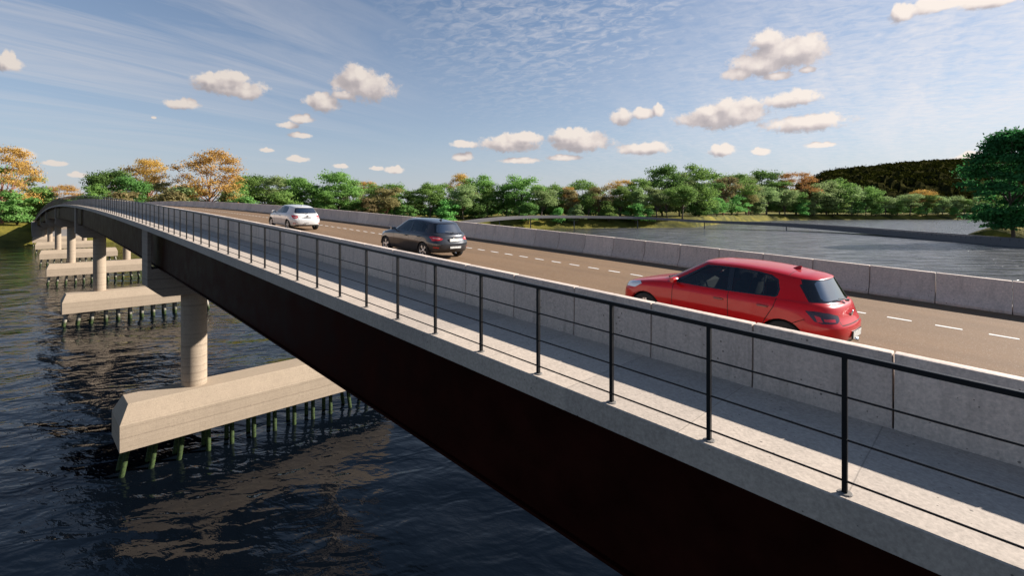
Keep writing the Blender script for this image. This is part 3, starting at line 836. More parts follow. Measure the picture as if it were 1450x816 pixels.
def crown_clumps(kind, rnd):
    out = []
    if kind == 'round':
        for i in range(34):
            a = rnd.uniform(0, 6.283); zz = rnd.uniform(.16, .92); w_ = math.sin(min(1, max(0, (zz-.02)/.98))*math.pi)**.6*.38
            r = w_*rnd.uniform(.35, 1.0); q = rnd.uniform(.10, .17)
            out.append((r*math.cos(a), r*math.sin(a), zz, q*1.15, q*1.15, q*.75))
    elif kind == 'umbrella':
        for i in range(36):
            a = rnd.uniform(0, 6.283); lv = rnd.choice([.30, .42, .55, .68, .78, .88]); w_ = {.30: .34, .42: .42, .55: .46, .68: .45, .78: .38, .88: .24}[lv]
            r = w_*rnd.uniform(.25, 1.0); q = rnd.uniform(.11, .18)
            out.append((r*math.cos(a), r*math.sin(a), lv+rnd.uniform(-.08, .07), q*1.2, q*1.2, q*.78))
    elif kind == 'airy':
        for i in range(44):
            a = rnd.uniform(0, 6.283); zz = rnd.uniform(.30, .94); w_ = math.sin(min(1, max(0, (zz-.10)/.92))*math.pi)**.7*.44
            r = w_*rnd.uniform(.4, 1.02); q = rnd.uniform(.07, .14)
            out.append((r*math.cos(a), r*math.sin(a), zz, q*1.2, q*1.2, q*.9))
    elif kind == 'bush':
        for i in range(24):
            a = rnd.uniform(0, 6.283); zz = rnd.uniform(.08, .86); w_ = (1-(zz-.25)**2*1.4)*.42
            r = w_*rnd.uniform(.2, .95); q = rnd.uniform(.14, .22)
            out.append((r*math.cos(a), r*math.sin(a), zz, q, q, q*.7))
    elif kind == 'lollipop':
        for i in range(28):
            a = rnd.uniform(0, 6.283); zz = rnd.uniform(.38, .90); w_ = math.sin(min(1, max(0, (zz-.26)/.74))*math.pi)**.5*.33
            r = w_*rnd.uniform(.2, 1.0); q = rnd.uniform(.11, .17)
            out.append((r*math.cos(a), r*math.sin(a), zz, q*1.1, q*1.1, q*.8))
    return out

def trunk_mb(kind, clumps, rnd, th=.016):
    t = MB()
    if kind == 'bush':
        for i in range(3):
            a = i*2.1; t.tube([(0, 0, -.02), (.06*math.cos(a), .06*math.sin(a), .2), (.14*math.cos(a), .14*math.sin(a), .5)], [.014, .010, .004], 5)
        return t
    top = .55 if kind != 'lollipop' else .6
    lean = (rnd.uniform(-.04, .04), rnd.uniform(-.04, .04))
    t.tube([(0, 0, -.03), (lean[0]*.3, lean[1]*.3, .12), (lean[0], lean[1], .34), (lean[0]*1.2, lean[1]*1.2, top)], [th*1.5, th*1.05, th*.8, th*.4], 8)
    for c in rnd.sample(clumps, min(len(clumps), 15)):
        z0 = rnd.uniform(.20, .45); b0 = Vector((lean[0]*z0/.34, lean[1]*z0/.34, z0)); e = Vector(c[:3])
        if e.z < z0+.05: z0 = max(.15, e.z-.12); b0.z = z0
        md = b0.lerp(e, .5) + Vector((0, 0, -.03))
        t.tube([b0, md, e], [th*.6, th*.42, th*.12], 6, cap=False)
    return t

TREE_PROTO = {}
def tree_meshes(kind, color, var):
    key = (kind, color, var)
    if key not in TREE_PROTO:
        rnd = random.Random(hash((len(kind)*7+ord(kind[0]), len(color)*5+ord(color[0]), var)) & 0xffff)
        cl = crown_clumps(kind, rnd)
        per = {'round': 9000, 'umbrella': 9000, 'airy': 9500, 'bush': 4000, 'lollipop': 8000}[kind]
        leaf = {'round': .0195, 'umbrella': .0195, 'airy': .0125, 'bush': .034, 'lollipop': .0195}[kind]
        crown = leaf_mesh('crown', cl, leaf, per, var*13+len(kind), LEAF[color])
        ob = trunk_mb(kind, cl, rnd).build('trunk', M['bark_red'] if color in ('orange', 'olive') else M['bark'], smooth=True)
        tm = ob.data; bpy.data.objects.remove(ob)
        TREE_PROTO[key] = (tm, crown)
    return TREE_PROTO[key]

def put_tree(name, kind, color, var, loc, h, wscale, rot):
    tm, cm = tree_meshes(kind, color, var)
    e = empty(name, loc, (0, 0, rot))
    for nm, me in (('trunk', tm), ('crown', cm)):
        o = bpy.data.objects.new(nm, me); COL.objects.link(o); o.parent = e; o.scale = (h*wscale, h*wscale, h)
    return e

# (image x, image y of its top, shape, leaf colour, width factor, metres behind the shore)
T = [
 # left bank
 (3, 207, 'airy', 'orange', .8, 38), (30, 246, 'round', 'pale', 1.0, 62), (52, 262, 'bush', 'green', 1.1, 50), (24, 268, 'bush', 'bright', 1.2, 30), (84, 261, 'airy', 'orange', 1.2, 140),
 (70, 278, 'bush', 'green', 1.3, 42), (100, 279, 'bush', 'green', 1.4, 60), (-22, 232, 'round', 'green', 1.0, 44), (-60, 225, 'round', 'deep', 1.0, 60), (118, 277, 'bush', 'deep', 1.3, 90),
 # behind the crest of the bridge
 (152, 242, 'umbrella', 'deep', 1.1, 40), (132, 259, 'round', 'green', .9, 34), (208, 226, 'airy', 'orange', 1.05, 60), (188, 252, 'umbrella', 'deep', 1.0, 30), (172, 270, 'bush', 'olive', 1.3, 22),
 (232, 258, 'round', 'olive', .9, 40), (247, 268, 'bush', 'olive', 1.0, 22), (258, 262, 'bush', 'pale', 1.2, 26), (278, 264, 'round', 'green', .9, 60), (297, 212, 'airy', 'orange', .95, 30),
 (325, 268, 'bush', 'pale', 1.1, 24), (336, 258, 'round', 'green', .9, 40), (342, 276, 'bush', 'bright', 1.2, 18), (352, 249, 'round', 'green', .95, 46), (372, 252, 'umbrella', 'deep', .9, 60),
 (392, 248, 'round', 'pale', .9, 40), (412, 252, 'round', 'deep', .9, 50), (424, 249, 'umbrella', 'green', .9, 40), (400, 270, 'bush', 'green', 1.3, 20), (446, 262, 'round', 'deep', 1.0, 44),
 (478, 241, 'umbrella', 'green', 1.1, 34), (462, 270, 'lollipop', 'green', 1.0, 24), (500, 258, 'round', 'pale', .9, 40), (520, 257, 'airy', 'orange', .9, 70), (506, 284, 'bush', 'deep', 1.3, 22),
 (530, 260, 'umbrella', 'green', 1.0, 60), (560, 259, 'umbrella', 'green', 1.0, 56), (548, 264, 'lollipop', 'olive', 1.15, 20), (520, 280, 'bush', 'olive', 1.2, 18), (577, 288, 'bush', 'bright', 1.1, 14),
 (588, 264, 'round', 'deep', .95, 44), (608, 257, 'lollipop', 'green', 1.0, 22), (634, 281, 'bush', 'bright', 1.15, 12), (626, 260, 'round', 'green', .9, 50), (652, 248, 'airy', 'orange', .85, 64),
 (656, 260, 'lollipop', 'pale', 1.05, 20), (680, 249, 'umbrella', 'green', 1.0, 50), (690, 262, 'round', 'green', .9, 36), (676, 286, 'bush', 'deep', 1.4, 24), (716, 256, 'round', 'deep', .9, 44),
 (735, 249, 'umbrella', 'green', 1.05, 30), (766, 261, 'lollipop', 'pale', 1.1, 24), (748, 285, 'bush', 'bright', 1.1, 12), (787, 261, 'round', 'green', .95, 40), (776, 264, 'round', 'deep', .9, 60),
 (790, 293, 'bush', 'bright', .9, 10), (806, 268, 'round', 'olive', .85, 30), (816, 288, 'bush', 'pale', 1.1, 12), (826, 255, 'umbrella', 'green', 1.0, 50), (805, 266, 'airy', 'orange', .8, 36),
 (833, 271, 'lollipop', 'green', 1.0, 20), (849, 262, 'lollipop', 'olive', 1.05, 22), (862, 282, 'bush', 'green', 1.1, 14), (879, 255, 'airy', 'orange', 1.0, 56), (878, 264, 'lollipop', 'green', 1.05, 24),
 (900, 287, 'bush', 'bright', 1.2, 12), (905, 253, 'round', 'green', 1.0, 40), (906, 266, 'lollipop', 'pale', 1.0, 22), (917, 294, 'bush', 'bright', .9, 12), (938, 239, 'umbrella', 'deep', 1.05, 70),
 (930, 263, 'lollipop', 'pale', 1.0, 22), (945, 266, 'lollipop', 'green', 1.0, 20), (966, 260, 'lollipop', 'green', 1.1, 22), (984, 235, 'umbrella', 'green', 1.0, 80), (962, 247, 'round', 'pale', .95, 70),
 (1000, 248, 'round', 'deep', .95, 60), (990, 282, 'bush', 'deep', 1.5, 60),
 (1024, 250, 'lollipop', 'olive', 1.2, 50), (1036, 245, 'umbrella', 'green', 1.0, 90), (1015, 278, 'bush', 'bright', 1.2, 40), (1044, 275, 'bush', 'bright', 1.2, 34), (1056, 250, 'round', 'pale', .95, 70),
 (1060, 263, 'lollipop', 'olive', 1.0, 40), (1074, 279, 'bush', 'pale', 1.1, 34), (1085, 245, 'umbrella', 'deep', 1.0, 100), (1085, 261, 'lollipop', 'pale', 1.1, 36), (1112, 266, 'lollipop', 'pale', 1.1, 40),
 (1127, 245, 'airy', 'orange', 1.1, 80), (1104, 256, 'round', 'green', .9, 80), (1128, 270, 'lollipop', 'green', 1.0, 44), (1135, 280, 'bush', 'bright', 1.1, 36), (1152, 258, 'lollipop', 'pale', 1.2, 50),
 (1148, 282, 'bush', 'pale', 1.0, 40), (1170, 258, 'round', 'pale', 1.05, 60), (1186, 254, 'umbrella', 'green', 1.0, 70), (1180, 276, 'bush', 'green', 1.2, 40), (1206, 264, 'lollipop', 'pale', 1.2, 50), (1214, 283, 'bush', 'bright', 1.1, 40),
 (1234, 265, 'umbrella', 'green', 1.0, 66), (1226, 276, 'lollipop', 'green', 1.1, 46), (1198, 285, 'bush', 'pale', 1.0, 40), (1254, 278, 'lollipop', 'pale', 1.2, 50), (1270, 282, 'bush', 'green', 1.2, 44), (1240, 288, 'bush', 'green', 1.1, 40),
 (1288, 274, 'lollipop', 'pale', 1.3, 50), (1307, 269, 'airy', 'orange', 1.1, 90), (1312, 276, 'lollipop', 'green', 1.2, 54), (1306, 290, 'bush', 'bright', 1.1, 40), (1334, 277, 'lollipop', 'pale', 1.2, 54), (1328, 290, 'bush', 'pale', 1.0, 40),
 (1352, 278, 'round', 'pale', 1.2, 60), (1366, 280, 'lollipop', 'green', 1.2, 54), (1386, 277, 'round', 'pale', 1.2, 60), (1352, 292, 'bush', 'bright', 1.0, 40), (1410, 276, 'round', 'green', 1.1, 60), (1460, 270, 'round', 'green', 1.1, 60),
]
MARKS = [(-999, 60, 'on the left bank beside the water'), (60, 175, 'behind the crest of the bridge'), (175, 270, 'between the bridge crest and the big orange tree'), (270, 345, 'by the big orange tree'), (345, 450, 'behind the white car'),
         (450, 540, 'between the white and dark cars'), (540, 665, 'behind the dark car'), (665, 770, 'right of the dark car'), (770, 870, 'behind the far bridge middle'), (870, 960, 'above the red car bonnet'),
         (960, 1045, 'above the red car roof'), (1045, 1145, 'left of the dark hill'), (1145, 1260, 'under the left of the hill'), (1260, 1380, 'under the middle of the hill'), (1380, 2000, 'beside the large near tree')]
WORDC = {'green': 'green', 'deep': 'dark green', 'pale': 'pale green', 'bright': 'bright green', 'olive': 'olive brown', 'orange': 'orange'}
WORDK = {'round': 'full tree', 'umbrella': 'layered flat tree', 'airy': 'open airy tree', 'bush': 'low bushy tree', 'lollipop': 'round-headed tree'}
ORDW = ['first', 'second', 'third', 'fourth', 'fifth', 'sixth', 'seventh', 'eighth']
bins = {}
for i, t in enumerate(T):
    for (a, b_, ph) in MARKS:
        if a <= t[0] < b_: bins.setdefault((ph, t[2], t[3]), []).append(i)
LAB = {}
for (ph, kd, cl_), ids in bins.items():
    ids.sort(key=lambda i: T[i][0])
    for n_, i in enumerate(ids):
        LAB[i] = f'{WORDC[cl_]} {WORDK[kd]} {ph}' + ('' if len(ids) == 1 else f', {ORDW[n_]} from left')
rt = random.Random(11)
for i, (x, ty, kd, cl_, ws, off) in enumerate(T):
    if x > 1100: off *= .5
    Z = shore(x)+off
    # ground level there
    gz = GROUND_Z
    for (o0, z0), (o1, z1) in zip(RISE, RISE[1:]):
        if o0 <= off <= o1: gz = z0+(z1-z0)*(off-o0)/(o1-o0)
    if kd == 'bush' and off < 30: pass
    top = CAM_H+(299.65-ty)/F_PX*Z
    h = max(4, (top-gz)*1.03)
    e = put_tree('tree', kd, cl_, i % 3, ((x-725)/F_PX*Z, Z, gz-.4), h, ws*rt.uniform(.95, 1.08), rt.uniform(0, 6.28))
    tag(e, LAB[i], 'tree', 'trees along the far shore')

# dense undergrowth that closes the wood behind the single trees
def undergrowth():
    rnd = random.Random(21); cl = []
    for i in range(900):
        x = rnd.uniform(-80, 1480)
        off = rnd.uniform(70, 125) if i % 2 else rnd.uniform(36, 75)
        if 925 < x < 1120 and i % 2 == 0: continue
        Z = shore(x)+off
        hh = (rnd.uniform(17, 31) if i % 2 else rnd.uniform(7, 15))*Z/690*.9
        if x > 1120: hh *= .75
        q = hh*.62
        cl.append(((x-725)/F_PX*Z, Z, GROUND_Z+hh*.42, q*1.15, q*.8, q*.72))
    me = leaf_mesh('undergrowth', cl, 1.9, 75000, 9, LEAF['deep'])
    o = bpy.data.objects.new('undergrowth', me); link(o)
    tag(o, 'dense dark green wood filling the far shore behind the single trees', 'undergrowth', None, 'stuff')
undergrowth()
def hill_forest():
    rnd = random.Random(8); cl = []
    for i in range(1300):
        x = rnd.uniform(1090, 1800); t = rnd.random()**.8*.56
        top = hill_px(x)/F_PX*1900
        Z = 1250+t*650*1.9
        zz = 12+top*math.sin(min(1, t*1.9)*math.pi/2)
        if top < 12: continue
        q = rnd.uniform(11, 22)
        cl.append(((x-725)/F_PX*Z, Z, zz-2, q*1.9, q, q*.6))
    me = leaf_mesh('forest', cl, 3.6, 110000, 10, LEAF['hill'])
    o = bpy.data.objects.new('forest', me); link(o)
    tag(o, 'dark olive forest covering the hill beyond the far right shore', 'forest', None, 'stuff')
hill_forest()

# the big tree on the right
rb = random.Random(4)
def big_tree():
    h = 52.0; Z = 222.0
    loc = ((1436-725)/F_PX*Z, Z, .6)
    cl = []
    for i in range(150):
        a = rb.uniform(0, 6.283); zz = rb.uniform(.14, .97)
        w_ = (.02+.31*math.sin(min(1, max(0, (zz-.07)/.93))**.72*math.pi)**.75)
        r = w_*rb.uniform(.35, 1.0); q = rb.uniform(.06, .11)
        cl.append((r*math.cos(a), r*math.sin(a), zz, q*1.25, q*1.25, q*.6))
    crown = leaf_mesh('crown', cl, .0150, 30000, 77, LEAF['big'])
    tb = trunk_mb('big', cl, rb, .0125)
    e = empty('tree', loc, (0, 0, .4))
    tr = tb.build('trunk', M['bark'], e, smooth=True); tr.scale = (h, h, h)
    o = bpy.data.objects.new('crown', crown); COL.objects.link(o); o.parent = e; o.scale = (h, h, h)
    tag(e, 'large full green tree on a grassy mound at the right edge, nearest of all trees', 'tree')
    m_ = MB(); n1, n2 = 26, 10
    cx, cy_ = loc[0]+21, loc[1]+20
    for j in range(n2+1):
        for i in range(n1):
            a = 6.2832*i/n1; r = j/n2
            rr = r*(1+.12*math.sin(3*a)+.08*math.sin(5*a+1))
            z = 8.5*max(0, 1-r*r)+ .5*wob(i*9, j*7)*(1-r) - (.8 if j == n2 else 0)
            m_.v.append((cx+rr*22*math.cos(a), cy_+rr*14*math.sin(a), z))
    for j in range(n2):
        for i in range(n1):
            a = j*n1+i; b_ = j*n1+(i+1) % n1; m_.f.append((a, b_, b_+n1, a+n1)); m_.m.append(0)
    tag(m_.build('islet', M['bank'], smooth=True), kind='structure')
big_tree()

# ------------------------------------------------------------------ cars
def paint(name, col, rough=.28, metal=.0, coat=1.0):
    m, nt, b = new_mat(name)
    fl = noise(nt, coords(nt, 'Object'), 900, 1)
    c = ramp(nt, fl, [(.3, [x*.9 for x in col]), (.7, [min(1, x*1.1) for x in col])])
    dirt = noise(nt, coords(nt, 'Object'), 2.2, 4)
    c = mixc(nt, math_n(nt, 'MULTIPLY', ramp(nt, dirt, [(.5, 0), (.8, 1)]), .04), c, (.20, .17, .14))
    lk(nt, c, b.inputs['Base Color'])
    b.inputs['Roughness'].default_value = rough; b.inputs['Metallic'].default_value = metal
    b.inputs['Specular IOR Level'].default_value = .15
    b.inputs['Coat Weight'].default_value = coat; b.inputs['Coat Roughness'].default_value = .05
    return m
def glass(name, tint, base_r=.02, rough=.02):
    m, nt, b = new_mat(name)
    out = nt.nodes['Material Output']
    tr = nt.nodes.new('ShaderNodeBsdfTransparent'); n = noise(nt, coords(nt, 'Object'), 3, 2)
    lk(nt, ramp(nt, n, [(.3, [x*.95 for x in tint]), (.7, tint)]), tr.inputs[0])
    gl = nd(nt, 'ShaderNodeBsdfGlossy', i_Roughness=rough)
    fr = nd(nt, 'ShaderNodeFresnel', i_IOR=1.5)
    mx = nt.nodes.new('ShaderNodeMixShader'); lk(nt, math_n(nt, 'MULTIPLY_ADD', fr.outputs[0], 1.3, base_r, clamp=True), mx.inputs[0]); lk(nt, tr.outputs[0], mx.inputs[1]); lk(nt, gl.outputs[0], mx.inputs[2])
    lk(nt, mx.outputs[0], out.inputs[0])
    return m
M['red'] = paint('red_car_paint', (.40, .0045, .0075), .3, 0, .5)
M['black'] = paint('anthracite_car_paint', (.030, .031, .036), .3, .3)
M['white'] = paint('white_car_paint', (.56, .545, .53), .35)
M['trim'] = plain('black_plastic_trim', (.012, .012, .013), .45)
M['gloss_trim'] = plain('black_gloss_trim', (.008, .008, .010), .12, coat=.6)
M['seam'] = plain('panel_gap', (.006, .005, .005), .9)
M['glass_side'] = glass('tinted_side_glass', (.42, .45, .44))
M['glass_back'] = glass('dark_rear_glass', (.16, .17, .17), .30, .06)
M['lamp_red'] = plain('red_lamp_lens', (.42, .010, .012), .12, coat=.8)
M['lamp_dark'] = plain('smoked_lamp_lens', (.030, .010, .012), .1, coat=.8)
M['lamp_clear'] = plain('clear_lamp_lens', (.55, .60, .64), .12, .3, coat=.8)
M['lamp_white'] = plain('pale_lamp_lens', (.55, .42, .40), .15, coat=.6)
M['chrome'] = plain('brushed_chrome', (.62, .62, .63), .22, 1.0)
M['rim'] = plain('silver_alloy', (.55, .55, .56), .32, .85)
M['tyre'] = plain('tyre_rubber', (.014, .014, .014), .85, bumpy=.3)
M['seat'] = plain('dark_seat_fabric', (.018, .018, .021), .9)
M['dash'] = plain('grey_dashboard', (.07, .068, .066), .7)
M['plate_white'] = plain('worn_number_plate', (.52, .51, .48), .4, var=.5, nscale=26)
M['mirror_glass'] = plain('mirror_glass', (.75, .78, .8), .03, 1.0, var=.02)
M['handle_red'] = plain('dull_red_handle', (.26, .09, .06), .3, coat=.6)  # muted brownish red for the red car's door handles

ROWS = {
 0: [(1.95,0,.2),(1.9,.5,.2),(1.70,.75,.2),(1.30,.78,.19),(.75,.78,.19),(.20,.78,.19),(-.35,.78,.19),(-.9,.78,.19),(-1.35,.78,.2),(-1.80,.74,.24),(-2.0,.5,.27),(-2.03,0,.27)],
 1: [(2.06,0,.26),(2.0,.52,.26),(1.80,.80,.27),(1.30,.86,.27),(.75,.855,.25),(.20,.855,.25),(-.35,.855,.25),(-.9,.855,.25),(-1.35,.865,.27),(-1.86,.81,.31),(-2.07,.54,.33),(-2.10,0,.33)],
 2: [(2.10,0,.46),(2.04,.54,.46),(1.84,.83,.47),(1.30,.885,.47),(.75,.868,.45),(.20,.865,.44),(-.35,.865,.44),(-.9,.868,.45),(-1.35,.888,.47),(-1.89,.84,.49),(-2.115,.56,.50),(-2.16,0,.50)],
 3: [(2.08,0,.6),(2.01,.55,.61),(1.82,.82,.63),(1.30,.885,.64),(.75,.88,.62),(.20,.885,.62),(-.35,.888,.62),(-.9,.885,.63),(-1.35,.892,.64),(-1.88,.845,.63),(-2.105,.56,.62),(-2.15,0,.615)],
 4: [(2.0,0,.72),(1.95,.53,.74),(1.76,.79,.77),(1.30,.875,.81),(.75,.88,.82),(.20,.885,.825),(-.35,.888,.83),(-.9,.885,.84),(-1.35,.885,.85),(-1.82,.80,.80),(-2.015,.55,.76),(-2.06,0,.75)],
 5: [(1.9,0,.79),(1.82,.5,.81),(1.62,.72,.84),(1.25,.80,.90),(.75,.845,.93),(.20,.852,.918),(-.35,.857,.928),(-.9,.852,.943),(-1.38,.835,.96),(-1.80,.745,.95),(-1.975,.53,.925),(-2.02,0,.92)],
 6: [(1.0,0,1.0),(.97,.45,.995),(.90,.64,.985),(.82,.73,.968),(.66,.80,.945),(.20,.825,.937),(-.35,.832,.947),(-.9,.822,.962),(-1.38,.795,.985),(-1.74,.70,.985),(-1.90,.50,.972),(-1.945,0,.968)],
 7: [(.30,0,1.418),(.28,.36,1.41),(.23,.49,1.395),(.15,.555,1.382),(.02,.588,1.380),(-.18,.602,1.392),(-.48,.606,1.398),(-.9,.60,1.385),(-1.28,.578,1.342),(-1.54,.545,1.315),(-1.68,.42,1.335),(-1.72,0,1.35)],
 8: [(.12,0,1.445),(.10,.32,1.44),(.06,.42,1.435),(0,.47,1.433),(-.1,.49,1.438),(-.25,.505,1.448),(-.5,.51,1.453),(-.9,.505,1.440),(-1.25,.48,1.405),(-1.42,.44,1.385),(-1.52,.35,1.388),(-1.56,0,1.394)],
 9: [(.05,0,1.452),(.03,0,1.453),(-.01,0,1.454),(-.06,0,1.456),(-.14,0,1.460),(-.28,0,1.465),(-.52,0,1.468),(-.9,0,1.458),(-1.2,0,1.425),(-1.33,0,1.410),(-1.40,0,1.405),(-1.45,0,1.402)],
}
CREASE = {6: .6, 7: .78, 3: .5, 4: .35, 5: .1}
def smooth_body(tweak=None):
    me = bpy.data.meshes.new('cage'); verts = []; idx = {}
    def vid(k, i, sgn):
        x, y, z = ROWS[k][i]
        if tweak: x, y, z = tweak(k, i, x, y, z)
        if y == 0: sgn = 1
        key = (k, i, sgn)
        if key not in idx: idx[key] = len(verts); verts.append((x, sgn*y, z))
        return idx[key]
    faces = []; creases = {}
    n = 12
    for sgn in (1, -1):
        for k in range(9):
            for i in range(n-1):
                f = [vid(k, i, sgn), vid(k, i+1, sgn), vid(k+1, i+1, sgn), vid(k+1, i, sgn)]
                g_ = []
                for q in f:
                    if q not in g_: g_.append(q)
                if len(g_) >= 3: faces.append(g_ if sgn == 1 else g_[::-1])
        for k, cr in CREASE.items():
            for i in range(n-1):
                creases[frozenset((vid(k, i, sgn), vid(k, i+1, sgn)))] = cr
    for i in range(n-1):
        f = []
        for q in (vid(0, i, 1), vid(0, i, -1), vid(0, i+1, -1), vid(0, i+1, 1)):
            if q not in f: f.append(q)
        if len(f) >= 3: faces.append(f)
    me.from_pydata(verts, [], faces)
    at_ = me.attributes.new('crease_edge', 'FLOAT', 'EDGE')
    for e in me.edges:
        c_ = creases.get(frozenset(e.vertices[:]))
        if c_: at_.data[e.index].value = c_
    ob = bpy.data.objects.new('cage', me); COL.objects.link(ob)
    md = ob.modifiers.new('s', 'SUBSURF'); md.levels = 3; md.render_levels = 3
    dg = bpy.context.evaluated_depsgraph_get(); dg.update()
    out = bpy.data.meshes.new_from_object(ob.evaluated_get(dg))
    bpy.data.objects.remove(ob)
    bm = bmesh.new(); bm.from_mesh(out); bmesh.ops.recalc_face_normals(bm, faces=bm.faces)
    return bm

def pip(p, poly):
    x, y = p; ins = False; j = len(poly)-1
    for i in range(len(poly)):
        xi, yi = poly[i]; xj, yj = poly[j]
        if (yi > y) != (yj > y) and x < (xj-xi)*(y-yi)/(yj-yi)+xi: ins = not ins
        j = i
    return ins
def cut(bm, poly, e1, e2, test):
    """cut the outline of poly (given in the e1, e2 axes) through the faces that pass test; return the faces inside"""
    e1, e2 = Vector(e1), Vector(e2); e3 = e1.cross(e2)
    lo = (min(p[0] for p in poly)-.02, min(p[1] for p in poly)-.02); hi = (max(p[0] for p in poly)+.02, max(p[1] for p in poly)+.02)
    def near(f):
        c = [(v.co.dot(e1), v.co.dot(e2)) for v in f.verts]
        return max(q[0] for q in c) > lo[0] and min(q[0] for q in c) < hi[0] and max(q[1] for q in c) > lo[1] and min(q[1] for q in c) < hi[1]
    n = len(poly)
    for i in range(n):
        a, b = poly[i], poly[(i+1) % n]
        dx, dy = b[0]-a[0], b[1]-a[1]
        if math.hypot(dx, dy) < 1e-6: continue
        no = (e1*dy - e2*dx).normalized(); cpt = e1*a[0]+e2*a[1]
        seg_lo = (min(a[0], b[0])-.03, min(a[1], b[1])-.03); seg_hi = (max(a[0], b[0])+.03, max(a[1], b[1])+.03)
        fs = []
        for f in bm.faces:
            if not test(f): continue
            c = [(v.co.dot(e1), v.co.dot(e2)) for v in f.verts]
            if max(q[0] for q in c) > seg_lo[0] and min(q[0] for q in c) < seg_hi[0] and max(q[1] for q in c) > seg_lo[1] and min(q[1] for q in c) < seg_hi[1]: fs.append(f)
        if not fs: continue
        geom = set(fs)
        for f in fs: geom.update(f.edges); geom.update(f.verts)
        bmesh.ops.bisect_plane(bm, geom=list(geom), dist=1e-5, plane_co=cpt, plane_no=no)
    return [f for f in bm.faces if test(f) and pip((f.calc_center_median().dot(e1), f.calc_center_median().dot(e2)), poly)]
def take(bm, faces, offset=0.0, delete=True):
    """returns (verts, faces) of these faces as a list, removing them from bm"""
    vm = {}; vs_, fs_ = [], []
    nrm = {}
    for f in faces:
        for v in f.verts: nrm[v] = v.normal.copy()
    for f in faces:
        row = []
        for v in f.verts:
            if v not in vm: vm[v] = len(vs_); vs_.append(tuple(v.co + nrm[v]*offset))
            row.append(vm[v])
        fs_.append(tuple(row))
    if delete: bmesh.ops.delete(bm, geom=faces, context='FACES')
    return vs_, fs_
def put(name, vf, mat, parent, rim=0.0):
    me = bpy.data.meshes.new(name); me.from_pydata(vf[0], [], vf[1]); me.materials.append(mat)
    me.polygons.foreach_set('use_smooth', [True]*len(me.polygons)); me.update()
    o = bpy.data.objects.new(name, me); COL.objects.link(o); o.parent = parent
    if rim:
        md = o.modifiers.new('t', 'SOLIDIFY'); md.thickness = rim; md.offset = -1
    return o
def band(line, w_):
    """thin outline polygons along a polyline"""
    out = []
    for a, b in zip(line, line[1:]):
        dx, dy = b[0]-a[0], b[1]-a[1]; L_ = math.hypot(dx, dy); nx, ny = -dy/L_*w_/2, dx/L_*w_/2
        out.append([(a[0]+nx, a[1]+ny), (b[0]+nx, b[1]+ny), (b[0]-nx, b[1]-ny), (a[0]-nx, a[1]-ny)])
    return out
X_, Y_, Z_ = (1, 0, 0), (0, 1, 0), (0, 0, 1)
q_ = 1/math.sqrt(2)

